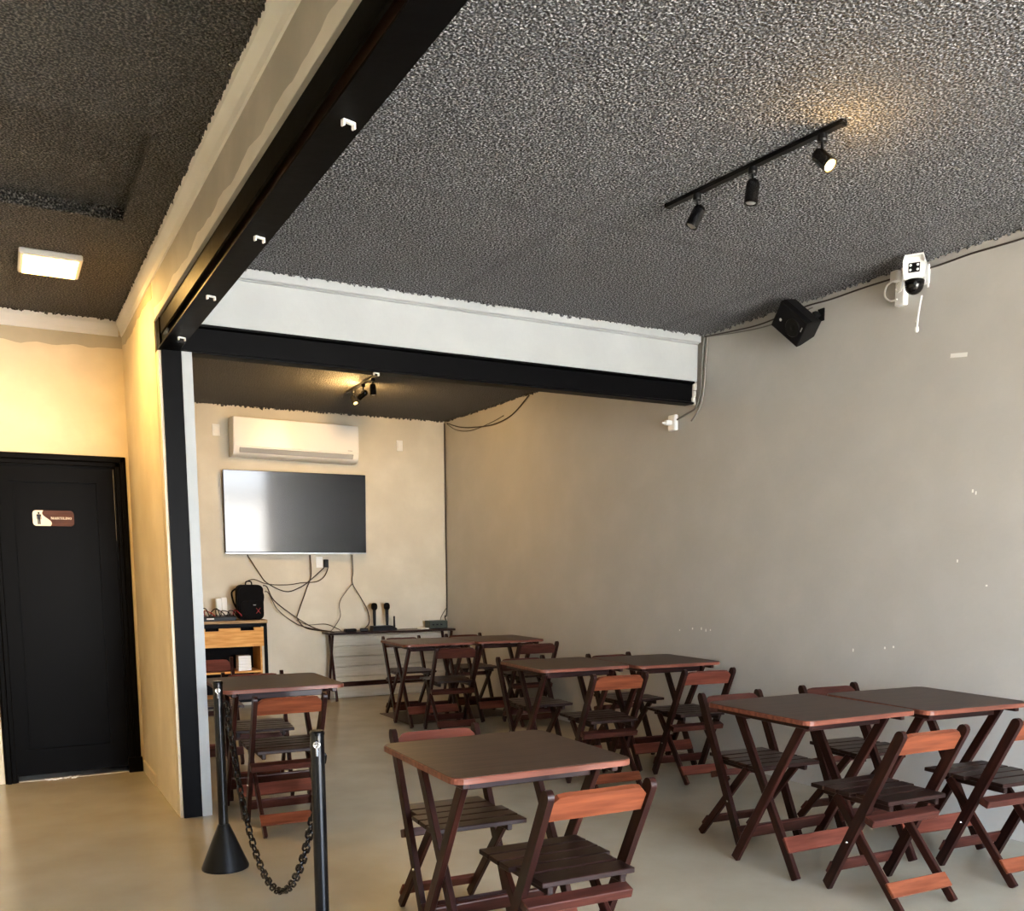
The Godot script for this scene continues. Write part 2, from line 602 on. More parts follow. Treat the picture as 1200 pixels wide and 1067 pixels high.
# ------------------------------------------------------------------ scene
func _ready() -> void:
	rng.seed = 7
	# ---- camera: level-ish phone lens whose frame is the upper part of a taller picture (lens shift)
	var cam := Camera3D.new()
	cam.name = "camera"
	cam.projection = Camera3D.PROJECTION_FRUSTUM
	cam.keep_aspect = Camera3D.KEEP_HEIGHT
	cam.near = 0.05
	cam.far = 200.0
	var fpx := 1094.0
	cam.size = cam.near * 1067.0 / fpx
	cam.frustum_offset = Vector2(0.0, cam.near * (800.0 - 533.5) / fpx)
	cam.position = Vector3(0, 1.40, 0)
	cam.rotation_degrees = Vector3(-6.994, -28.64, -0.265)
	add_child(cam)
	cam.current = true
	# ---- sky
	var env := Environment.new()
	var sky := Sky.new()
	var sm := ProceduralSkyMaterial.new()
	sm.sky_top_color = Color(0.70, 0.78, 0.90)
	sm.sky_horizon_color = Color(0.93, 0.95, 0.97)
	sm.ground_bottom_color = Color(0.55, 0.53, 0.50)
	sm.ground_horizon_color = Color(0.75, 0.74, 0.72)
	sm.energy_multiplier = 1.0
	sky.sky_material = sm
	env.background_mode = Environment.BG_SKY
	env.sky = sky
	env.background_energy_multiplier = 30.0
	env.tonemap_mode = Environment.TONE_MAPPER_LINEAR
	env.tonemap_exposure = 1.6
	env.sdfgi_enabled = true
	env.ssao_enabled = true
	env.ssil_enabled = true
	var we := WorldEnvironment.new()
	we.name = "environment"
	we.environment = env
	add_child(we)
	# ---- sun on the pavement outside the open front
	var sun := DirectionalLight3D.new()
	sun.name = "sun"
	sun.light_energy = 28.0
	sun.light_color = Color(1.0, 0.97, 0.92)
	sun.light_angular_distance = 0.6
	sun.shadow_enabled = true
	add_child(sun)
	sun.look_at_from_position(Vector3(0, 6, 8), Vector3(0.4, 0, 5.6))
	make_mats()
	build_room()
	build_lamps()
	build_furniture()
	build_back_of_room()
	build_wall_gear()
	build_barrier()


func clumps(called: String, runs: Array, mat: Material, parent: Node) -> void:
	# ragged clumps of spray along the ceiling's edges
	var mb := MB.new()
	for r in runs:
		var a: Vector3 = r[0]
		var b: Vector3 = r[1]
		var l := a.distance_to(b)
		var n := int(l / 0.017)
		for i in n:
			var p := a.lerp(b, (i + rng.randf()) / n)
			var s := rng.randf_range(0.006, 0.017)
			if rng.randf() < 0.06:
				s *= 1.5
			p += Vector3(rng.randf_range(-0.008, 0.008), rng.randf_range(-0.008, 0.004), rng.randf_range(-0.008, 0.008))
			var bs := Basis.from_euler(Vector3(rng.randf() * TAU, rng.randf() * TAU, rng.randf() * TAU))
			var q := [Vector3.RIGHT, Vector3.LEFT, Vector3.UP, Vector3.DOWN, Vector3.BACK, Vector3.FORWARD]
			for k in 6:
				q[k] = p + bs * (q[k] * s * rng.randf_range(0.7, 1.2))
			for f in [[0, 2, 4], [0, 2, 5], [0, 3, 4], [0, 3, 5], [1, 2, 4], [1, 2, 5], [1, 3, 4], [1, 3, 5]]:
				var m: Vector3 = (q[f[0]] + q[f[1]] + q[f[2]]) / 3.0
				mb.flat([q[f[0]], q[f[1]], q[f[2]]], m - p)
	var o := put(called, mb.mesh(), mat, parent)
	o.set_meta("kind", "stuff")


func build_room() -> void:
	struct("floor", boxes([[Vector3(-1.75, -0.12, -10.0), Vector3(4.72, 0, 3.0)]]), mats.floor, "pale tan polished floor running through the whole room", "floor")
	# walls
	struct("wall_right", boxes([[Vector3(4.51, 0, -10.0), Vector3(4.72, 3.2, 3.0)]]), mats.wall_right, "long plain greige wall behind the rows of tables", "wall")
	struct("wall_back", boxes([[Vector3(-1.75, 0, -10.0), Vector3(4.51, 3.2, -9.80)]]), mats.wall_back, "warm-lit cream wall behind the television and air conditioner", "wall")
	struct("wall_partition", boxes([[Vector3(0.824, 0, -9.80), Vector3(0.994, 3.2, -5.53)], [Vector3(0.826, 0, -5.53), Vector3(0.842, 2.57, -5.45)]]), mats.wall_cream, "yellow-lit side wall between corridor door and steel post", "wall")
	struct("wall_pier", boxes([[Vector3(0.942, 0, -5.53), Vector3(0.996, 2.57, -5.425)]]), mats.wall_white, "narrow white plastered wall end beside the black steel post", "wall")
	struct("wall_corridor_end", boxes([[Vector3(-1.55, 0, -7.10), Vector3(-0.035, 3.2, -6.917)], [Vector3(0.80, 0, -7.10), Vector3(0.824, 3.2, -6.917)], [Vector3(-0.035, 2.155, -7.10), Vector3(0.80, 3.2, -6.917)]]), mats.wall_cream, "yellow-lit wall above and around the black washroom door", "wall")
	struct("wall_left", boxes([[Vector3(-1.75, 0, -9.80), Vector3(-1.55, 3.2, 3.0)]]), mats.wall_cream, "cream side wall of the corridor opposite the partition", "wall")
	struct("wall_over_beam", boxes([[Vector3(0.824, 2.735, -5.53), Vector3(0.93, 3.2, 2.6)]]), mats.plaster, "raw plastered wall strip above the long steel beam", "wall")
	struct("wall_header", boxes([[Vector3(0.93, 2.725, -5.53), Vector3(4.492, 3.2, -5.43)]]), mats.wall_white, "white painted wall strip above the far steel beam", "wall")
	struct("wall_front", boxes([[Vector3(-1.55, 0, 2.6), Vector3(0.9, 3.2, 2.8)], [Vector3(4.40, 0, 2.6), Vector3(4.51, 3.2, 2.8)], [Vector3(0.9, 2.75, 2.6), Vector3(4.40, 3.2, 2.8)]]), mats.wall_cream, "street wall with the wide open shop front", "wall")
	struct("roof_slab", boxes([[Vector3(-1.9, 3.2, -10.1), Vector3(4.9, 3.4, 3.1)]]), mats.concrete, "concrete slab above the ceilings", "roof")
	struct("pavement", boxes([[Vector3(-60, -0.30, 3.0), Vector3(60, -0.12, 140)]]), mats.concrete, "pale concrete street paving outside the open front", "pavement")
	# ceilings
	var hall := struct("ceiling", boxes([[Vector3(0.93, 3.04, -5.43), Vector3(4.51, 3.2, 2.6)]]), mats.ceiling, "grey sprayed textured ceiling of the main room", "ceiling")
	clumps("spray_edge", [[Vector3(0.96, 3.042, -5.388), Vector3(4.49, 3.042, -5.388)], [Vector3(4.500, 3.040, -5.38), Vector3(4.500, 3.040, -2.0)]], mats.ceiling, hall)
	var hz0 := -4.97; var hz1 := -3.96; var hx0 := -0.62; var hx1 := 0.632
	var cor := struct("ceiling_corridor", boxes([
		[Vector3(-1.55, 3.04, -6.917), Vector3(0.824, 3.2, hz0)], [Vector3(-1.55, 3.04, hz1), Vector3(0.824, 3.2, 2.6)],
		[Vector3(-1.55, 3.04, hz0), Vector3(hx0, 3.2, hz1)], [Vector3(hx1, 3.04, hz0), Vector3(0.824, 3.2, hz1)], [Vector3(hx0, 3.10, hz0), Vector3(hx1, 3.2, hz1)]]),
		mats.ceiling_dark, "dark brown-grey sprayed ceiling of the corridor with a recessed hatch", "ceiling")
	var hf := MB.new()
	hf.box(Vector3(hx0, 3.034, hz0 - 0.004), Vector3(hx1, 3.05, hz0 + 0.02))
	hf.box(Vector3(hx1 - 0.012, 3.036, hz0), Vector3(hx1 + 0.01, 3.05, hz1))
	put("hatch_lip", hf.mesh(), mats.ceiling_dark, cor)
	clumps("spray_edge", [[Vector3(0.788, 3.044, -6.88), Vector3(0.788, 3.044, -1.0)], [Vector3(-0.4, 3.044, -6.876), Vector3(0.788, 3.044, -6.876)]], mats.ceiling_dark, cor)
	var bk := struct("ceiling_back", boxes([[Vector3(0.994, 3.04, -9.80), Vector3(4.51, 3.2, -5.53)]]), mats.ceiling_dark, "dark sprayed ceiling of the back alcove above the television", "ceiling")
	clumps("spray_edge", [[Vector3(1.5, 3.038, -9.79), Vector3(4.49, 3.038, -9.79)], [Vector3(4.50, 3.036, -9.79), Vector3(4.50, 3.036, -7.2)]], mats.ceiling_dark, bk)
	# skim coats and cement smears left by the plasterer, each a thin coat with a wandering border
	var on_x := Transform3D(Basis(Vector3(0, 0, 1), Vector3(0, 1, 0), Vector3(-1, 0, 0)), Vector3(0.824, 0, 0))
	put("skim_coat", coat(-5.50, 2.55, 2.737, 2.737, 2.785, 0.014, on_x), mats.skim, get_node("wall_over_beam"))
	put("cement_smear", coat(-6.90, -5.56, 2.95, 2.95, 2.875, 0.018, on_x), mats.smear, get_node("wall_partition"))
	put("cement_smear", coat(-1.50, 0.822, 2.95, 2.95, 2.865, 0.020, Transform3D(Basis(), Vector3(0, 0, -6.917))), mats.smear, get_node("wall_corridor_end"))
	# cornices
	var co := MB.new()
	var cove := PackedVector2Array([Vector2(0.826, 2.940), Vector2(0.816, 2.944), Vector2(0.812, 2.972), Vector2(0.790, 3.012), Vector2(0.787, 3.042), Vector2(0.826, 3.042)])
	co.prism(cove, -6.918, 2.6)
	struct("trim_1", co.mesh(), mats.cornice, "off-white plaster cornice along the top of the partition", "cornice")
	var co2 := MB.new()
	var p2 := PackedVector2Array()
	for q in cove:
		p2.append(Vector2(-(q.x - 0.826), q.y))
	co2.prism(p2, -1.55, 0.80, Transform3D(Basis(Vector3(0, 0, 1), Vector3(0, 1, 0), Vector3(1, 0, 0)), Vector3(0, 0, -6.919)))
	struct("trim_2", co2.mesh(), mats.cornice, "off-white plaster cornice above the washroom door wall", "cornice")
	var co3 := MB.new()
	co3.cbox(Vector3(2.71, 3.013, -5.412), Vector3(3.562, 0.056, 0.044), 0.006)
	co3.cbox(Vector3(2.71, 2.984, -5.424), Vector3(3.562, 0.010, 0.02), 0.003)
	struct("trim_3", co3.mesh(), mats.wall_white, "white cornice strip above the far header wall", "cornice")
	# steel frame: long channel beam open to the corridor, post, header beam
	var beam := thing("trim_4", "long black steel channel beam crossing the room towards the street", "steel beam")
	beam.set_meta("kind", "structure")
	var bb := MB.new()
	bb.prism(PackedVector2Array([Vector2(0.824, 2.570), Vector2(0.930, 2.570), Vector2(0.930, 2.735), Vector2(0.840, 2.735), Vector2(0.840, 2.652), Vector2(0.848, 2.648), Vector2(0.848, 2.700), Vector2(0.880, 2.700), Vector2(0.880, 2.580), Vector2(0.824, 2.578)]), -5.43, 2.6)
	put("channel", bb.mesh(), mats.steel, beam)
	put("web_strip", boxes([[Vector3(0.874, 2.584, -5.40), Vector3(0.879, 2.694, 2.55)]]), mats.steel_brown, beam)
	var post := struct("trim_5", boxes([[Vector3(0.842, 0, -5.53), Vector3(0.942, 2.57, -5.43)]]), mats.steel, "black steel post standing at the partition end", "steel post")
	post.set_meta("label", "black steel post standing at the partition end")
	var end := MB.new()
	end.prism(PackedVector2Array([Vector2(-0.052, 2.570), Vector2(0.052, 2.570), Vector2(0.052, 2.735), Vector2(-0.052, 2.735)]), 0.834, 0.846, Transform3D(Basis(Vector3(0, 0, 1), Vector3(0, 1, 0), Vector3(-1, 0, 0)), Vector3(1.68, 0, -5.482)))
	put("end_plate", end.mesh(), mats.steel, post)
	var head := thing("trim_6", "far black steel header beam under the white wall strip", "steel beam")
	head.set_meta("kind", "structure")
	var hb := MB.new()
	hb.prism(PackedVector2Array([Vector2(-5.43, 2.567), Vector2(-5.53, 2.567), Vector2(-5.53, 2.725), Vector2(-5.43, 2.725), Vector2(-5.43, 2.712), Vector2(-5.455, 2.706), Vector2(-5.455, 2.586), Vector2(-5.43, 2.578)]), 0.942, 4.470, Transform3D(Basis(Vector3(0, 0, 1), Vector3(0, 1, 0), Vector3(1, 0, 0)), Vector3.ZERO))
	put("channel", hb.mesh(), mats.steel, head)
	# plastered-over joint between the header's end and the right wall
	var jr := MB.new()
	for i in 9:
		jr.cbox(Vector3(4.484 + rng.randf_range(-0.006, 0.006), 2.59 + i * 0.054, -5.47), Vector3(0.03, 0.06, 0.055 + rng.randf() * 0.02), 0.008, Basis.from_euler(Vector3(rng.randf() * 0.3, rng.randf() * 0.3, rng.randf() * 0.3)))
	put("joint_filler", jr.mesh(), mats.plaster, head)
	# small white cable clips stuck on the beams
	var clip := MB.new()
	clip.cbox(Vector3(0, -0.004, 0), Vector3(0.040, 0.006, 0.016), 0.002)
	clip.cbox(Vector3(-0.017, -0.012, 0), Vector3(0.006, 0.014, 0.016), 0.002)
	clip.cbox(Vector3(0.017, -0.012, 0), Vector3(0.006, 0.014, 0.016), 0.002)
	var cm := clip.mesh()
	for e in [[0.882, 2.570, -2.498, "white cable clip on the long beam nearest the street"], [0.886, 2.570, -3.474, "white cable clip midway along the long beam"], [0.877, 2.570, -4.291, "white cable clip on the long beam nearest the post"], [0.89, 2.570, -5.10, "white cable clip at the corner of beam and post"], [2.06, 2.567, -5.45, "white cable clip under the far header beam"]]:
		var o := put("cable_clip", cm, mats.white_plastic, null, Transform3D(Basis(Vector3.UP, 0.3), Vector3(e[0], e[1], e[2])))
		tag(o, e[3], "clip", "white cable clips")
	# baseboard
	struct("baseboard_partition", boxes([[Vector3(0.812, 0, -6.917), Vector3(0.824, 0.075, -6.36)]]), mats.wall_cream, "short cream skirting at the foot of the partition by the door", "skirting")
	build_door()
	# mat beneath the far tables
	var mm := put("floor_mat", one_box(Vector3(1.12, 0.006, 0.74), 0.002), mats.mat_brown, null, Transform3D(Basis(), Vector3(3.74, 0.003, -8.15)))
	tag(mm, "thin brown mat on the floor under the far tables", "mat")
	# flaked paint specks and a strip of tape on the right wall
	var chips := MB.new()
	for e in [[1.792, -3.209], [1.429, -3.277], [1.78, -3.19], [0.93, -3.72], [0.94, -3.66], [0.90, -3.95], [0.93, -5.6], [0.95, -5.45], [0.955, -5.35], [0.945, -5.3], [0.95, -5.25], [1.30, -3.1]]:
		chips.cbox(Vector3(4.5095, e[0], e[1]), Vector3(0.002, rng.randf_range(0.008, 0.02), rng.randf_range(0.006, 0.012)), 0.0)
	var pc := put("paint_chips", chips.mesh(), mats.paper, get_node("wall_right"))
	pc.set_meta("kind", "stuff")
	var tape := put("tape_strip", one_box(Vector3(0.002, 0.022, 0.10), 0.0), mats.paper, null, Transform3D(Basis(Vector3.RIGHT, 0.12), Vector3(4.508, 2.503, -3.332)))
	tag(tape, "short strip of white tape stuck high on the right wall", "tape")


func coat(u0: float, u1: float, v0: float, v1: float, border: float, wander: float, xf: Transform3D) -> ArrayMesh:
	# a 1.5 mm coat between a straight edge and a wandering one
	var f := FastNoiseLite.new()
	f.seed = int(absf(u0) * 100.0)
	f.frequency = 2.2
	f.fractal_octaves = 4
	var p := PackedVector2Array([Vector2(u0, v0), Vector2(u1, v1)])
	var n := int((u1 - u0) / 0.03)
	for i in n + 1:
		var u := lerpf(u1, u0, float(i) / n)
		p.append(Vector2(u, border + f.get_noise_1d(u) * wander * 2.0))
	var mb := MB.new()
	mb.prism(p, 0.0, 0.0015, xf)
	return mb.mesh()


func build_door() -> void:
	var d := thing("door_1", "black panelled washroom door with a MASCULINO sign", "door", Vector3.ZERO)
	d.set_meta("kind", "structure")
	# casing with a stepped profile
	var fr := MB.new()
	for s in 3:
		var k: Array = [[0.0, 0.012, 0.018], [0.010, 0.030, 0.032], [0.040, 0.030, 0.024]][s]
		fr.cbox(Vector3(0.802 - k[0] - k[1] / 2, 1.078 - k[0] / 2, -6.917 + k[2] / 2), Vector3(k[1], 2.156 - k[0], k[2]), 0.004)
		fr.cbox(Vector3(-0.042 + k[0] + k[1] / 2, 1.078 - k[0] / 2, -6.917 + k[2] / 2), Vector3(k[1], 2.156 - k[0], k[2]), 0.004)
		fr.cbox(Vector3(0.38, 2.156 - k[0] - k[1] / 2, -6.917 + k[2] / 2), Vector3(0.844 - 2 * k[0], k[1], k[2]), 0.004)
	# jamb lining
	fr.box(Vector3(0.722, 0, -7.05), Vector3(0.745, 2.09, -6.905))
	fr.box(Vector3(0.016, 0, -7.05), Vector3(0.036, 2.09, -6.905))
	fr.box(Vector3(0.016, 2.075, -7.05), Vector3(0.745, 2.10, -6.905))
	put("casing", fr.mesh(), mats.door, d)
	put("plinth_block", one_box(Vector3(0.092, 0.105, 0.040), 0.004), mats.door, d, Transform3D(Basis(), Vector3(0.763, 0.0525, -6.897)))
	# leaf: frame round a sunk panel
	var leaf := MB.new()
	var z0 := -6.950; var z1 := -6.912
	leaf.box(Vector3(0.036, 0.045, z0), Vector3(0.094, 2.075, z1))
	leaf.box(Vector3(0.612, 0.045, z0), Vector3(0.720, 2.075, z1))
	leaf.box(Vector3(0.094, 0.045, z0), Vector3(0.612, 0.215, z1))
	leaf.box(Vector3(0.094, 1.975, z0), Vector3(0.612, 2.075, z1))
	put("leaf", leaf.mesh(), mats.door, d)
	var pn := MB.new()
	pn.box(Vector3(0.094, 0.215, z0), Vector3(0.612, 1.975, z1 - 0.012))
	pn.prism(PackedVector2Array([Vector2(0.118, 0.240), Vector2(0.588, 0.240), Vector2(0.588, 1.935), Vector2(0.572, 1.950), Vector2(0.134, 1.950), Vector2(0.118, 1.935)]), z1 - 0.012, z1 - 0.002)
	put("panel", pn.mesh(), mats.door, d)
	put("bare_edge", boxes([[Vector3(0.720, 1.60, -6.93), Vector3(0.724, 2.07, -6.9095)]]), mats.grey_plastic, d)
	put("threshold", boxes([[Vector3(0.02, 0, -7.09), Vector3(0.722, 0.006, -6.915)]]), mats.plaster, d)
	# behind the gap
	# sign
	var s := thing("washroom_sign", "small brown and cream MASCULINO sign on the black door", "sign", Vector3(0.343, 1.741, -6.911))
	var plate := MB.new()
	plate.prism(rounded(0.245, 0.100, 0.022), 0.0, 0.005, Transform3D(), true)
	put("plate", plate.mesh(), mats.sign_wood, s)
	var cr := PackedVector2Array()
	for i in 7:
		var a := PI / 2 + PI / 2 * i / 6
		cr.append(Vector2(-0.1225 + 0.022 + cos(a) * 0.022, 0.05 - 0.022 + sin(a) * 0.022))
	for i in 7:
		var a := PI + PI / 2 * i / 6
		cr.append(Vector2(-0.1225 + 0.022 + cos(a) * 0.022, -0.05 + 0.022 + sin(a) * 0.022))
	for i in 13:   # wavy right border
		var y := -0.05 + 0.1 * i / 12.0
		var t := (y + 0.05) / 0.1
		cr.append(Vector2(-0.030 + 0.022 * sin(t * TAU * 0.85 + 0.5) - 0.018 * t, y))
	var cp := MB.new()
	cp.prism(cr, 0.0045, 0.0065)
	put("cream_field", cp.mesh(), mats.cream, s)
	var man := MB.new()
	man.prism(circle(Vector2(-0.086, 0.032), 0.0065, 12), 0.006, 0.0078)
	man.prism(PackedVector2Array([Vector2(-0.100, 0.022), Vector2(-0.098, 0.024), Vector2(-0.074, 0.024), Vector2(-0.072, 0.022), Vector2(-0.072, -0.008), Vector2(-0.0755, -0.008), Vector2(-0.0765, 0.014), Vector2(-0.0775, 0.014), Vector2(-0.0775, -0.040), Vector2(-0.085, -0.040), Vector2(-0.0855, -0.008), Vector2(-0.0865, -0.008), Vector2(-0.087, -0.040), Vector2(-0.0945, -0.040), Vector2(-0.0945, 0.014), Vector2(-0.0955, 0.014), Vector2(-0.0965, -0.008), Vector2(-0.100, -0.008)]), 0.006, 0.0078)
	put("figure", man.mesh(), mats.black, s)
	var tm := TextMesh.new()
	var sf := SystemFont.new()
	sf.font_names = PackedStringArray(["Droid Serif"])
	sf.font_weight = 700
	tm.font = sf
	tm.text = "MASCULINO"
	tm.font_size = 32
	tm.pixel_size = 0.00062
	tm.depth = 0.002
	put("lettering", tm, mats.cream, s, Transform3D(Basis(), Vector3(0.046, 0.0, 0.0058)))
	# crumbs of plaster on the floor by the door
	var cb := MB.new()
	for i in 16:
		var x := 0.20 + rng.randf() * 0.20
		cb.cbox(Vector3(x, 0.005, -6.905 + rng.randf_range(-0.02, 0.02)), Vector3(rng.randf_range(0.012, 0.04), 0.009, rng.randf_range(0.008, 0.02)), 0.002, Basis(Vector3.UP, rng.randf() * 3.0))
	var cbo := put("plaster_crumbs", cb.mesh(), mats.cornice)
	tag(cbo, "loose white plaster crumbs on the floor under the washroom door", "crumbs", "", "stuff")


func circle(c: Vector2, r: float, n: int) -> PackedVector2Array:
	var p := PackedVector2Array()
	for i in n:
		p.append(c + Vector2(cos(TAU * i / n), sin(TAU * i / n)) * r)
	return p


func build_lamps() -> void:
	# square panel lamp in the corridor
	var pl := thing("ceiling_lamp", "lit rectangular panel lamp on the dark corridor ceiling", "ceiling lamp", Vector3(0.345, 3.04, -5.76))
	var fr := MB.new()
	var w := 0.30; var dd := 0.36
	fr.cbox(Vector3(0, -0.016, 0), Vector3(w, 0.032, dd), 0.006)
	put("housing", fr.mesh(), mats.white_plastic, pl)
	put("diffuser", one_box(Vector3(w - 0.040, 0.006, dd - 0.040), 0.002), glow(Color(1.0, 0.83, 0.52), 5.0), pl, Transform3D(Basis(), Vector3(0, -0.0345, 0)))
	var al := AreaLight3D.new()
	al.name = "panel_light"
	al.area_size = Vector2(w - 0.04, dd - 0.04)
	al.light_color = Color(1.0, 0.78, 0.44)
	al.light_energy = 2.3
	al.area_range = 14.0
	al.shadow_enabled = true
	pl.add_child(al)
	al.position = Vector3(0, -0.042, 0)
	al.rotation_degrees = Vector3(-90, 0, 0)
	# main track
	var t := track("track_light", "black three-head track light on the main grey ceiling", Vector3(2.773, 3.029, -3.578), Vector3(2.843, 3.029, -2.634))
	track_head(t, Vector3(2.787, 3.02, -3.392), Vector3(-0.42, -1.0, -0.25), false)
	track_head(t, Vector3(2.810, 3.02, -3.071), Vector3(-0.10, -1.0, -0.05), false)
	track_head(t, Vector3(2.836, 3.02, -2.725), Vector3(0.10, -0.62, 0.62), true, 0.12)
	# back track
	var t2 := track("track_light", "black track light on the alcove ceiling before the television wall", Vector3(2.952, 3.029, -8.547), Vector3(2.905, 3.029, -7.45))
	track_head(t2, Vector3(2.946, 3.02, -8.378), Vector3(0.1, -0.75, 0.6), false)
	track_head(t2, Vector3(2.932, 3.02, -8.084), Vector3(-0.50, -0.50, -0.65), true, 1.15)
	track_head(t2, Vector3(2.920, 3.02, -7.809), Vector3(0.02, -1.0, 0.02), false)


func build_furniture() -> void:
	var d := deg_to_rad(1.0)
	# tables
	var t0 := make_table("folding_table", "single folding table nearest the barrier posts in front", Vector3(1.537, 0, -2.889), -1.2 * d)
	again(t0, "folding_table", "left table of the pair pushed against the right wall in front", Vector3(3.290, 0, -3.130), -1.2 * d)
	again(t0, "folding_table", "right table of the pair pushed against the right wall in front", Vector3(3.992, 0, -3.045), -5.0 * d)
	again(t0, "folding_table", "left table of the middle pair beneath the far beam", Vector3(3.365, 0, -5.425), -3.5 * d)
	again(t0, "folding_table", "right table of the middle pair beneath the far beam", Vector3(4.045, 0, -5.300), -4.0 * d)
	again(t0, "folding_table", "left table of the farthest pair, before the microphones", Vector3(3.360, 0, -7.750), -2.0 * d)
	again(t0, "folding_table", "right table of the farthest pair, in the back corner", Vector3(4.050, 0, -7.720), -2.0 * d)
	again(t0, "folding_table", "single folding table behind the chain, beside the steel post", Vector3(1.365, 0, -5.420), -1.0 * d)
	# chairs: front is +z
	var g := "folding_chair"
	var near: Array = [
		[Vector3(1.565, 0, -2.470), 180.0 - 2.0, mats.crest, "nearest folding chair, back to us, tucked at the single front table"],
		[Vector3(1.545, 0, -3.345), -3.0, mats.crest_b, "folding chair facing us behind the single front table"],
		[Vector3(3.290, 0, -2.625), 180.0 - 2.5, mats.crest, "folding chair with orange back rail before the front right pair's left table"],
		[Vector3(3.990, 0, -2.585), 180.0 - 5.0, mats.crest, "folding chair before the front right pair's right table, farthest right of all chairs"],
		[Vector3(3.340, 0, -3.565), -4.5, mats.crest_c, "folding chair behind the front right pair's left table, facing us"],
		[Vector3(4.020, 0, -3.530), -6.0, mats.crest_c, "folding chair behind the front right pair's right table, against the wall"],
		[Vector3(3.365, 0, -4.900), 180.0 - 6.0, mats.crest, "folding chair with bright rail before the middle pair's left table"],
		[Vector3(4.015, 0, -4.825), 180.0 - 7.0, mats.crest_b, "folding chair before the middle pair's right table, by the wall"],
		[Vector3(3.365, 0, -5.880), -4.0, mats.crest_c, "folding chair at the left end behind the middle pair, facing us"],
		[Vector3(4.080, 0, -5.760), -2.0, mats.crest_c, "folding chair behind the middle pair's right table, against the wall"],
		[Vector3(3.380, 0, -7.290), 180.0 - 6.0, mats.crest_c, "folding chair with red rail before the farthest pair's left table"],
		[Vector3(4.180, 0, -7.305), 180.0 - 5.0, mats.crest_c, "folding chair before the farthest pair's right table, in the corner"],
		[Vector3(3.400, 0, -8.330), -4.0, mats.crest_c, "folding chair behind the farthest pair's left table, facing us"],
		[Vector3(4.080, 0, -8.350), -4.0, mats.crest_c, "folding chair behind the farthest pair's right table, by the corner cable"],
		[Vector3(1.310, 0, -4.975), 180.0 - 3.0, mats.crest, "folding chair behind the chain, back to us, at the post-side table"],
		[Vector3(1.370, 0, -5.860), -8.0, mats.crest_b, "folding chair facing us behind the post-side table"],
		[Vector3(1.300, 0, -6.960), -4.0, mats.crest_b, "folding chair alone before the wooden cabinet, half behind the post"],
	]
	var proto := {}
	for e in near:
		if not proto.has(e[2]):
			proto[e[2]] = make_chair(g, e[3], e[0], e[1] * d, e[2])
		else:
			again(proto[e[2]], g, e[3], e[0], e[1] * d)


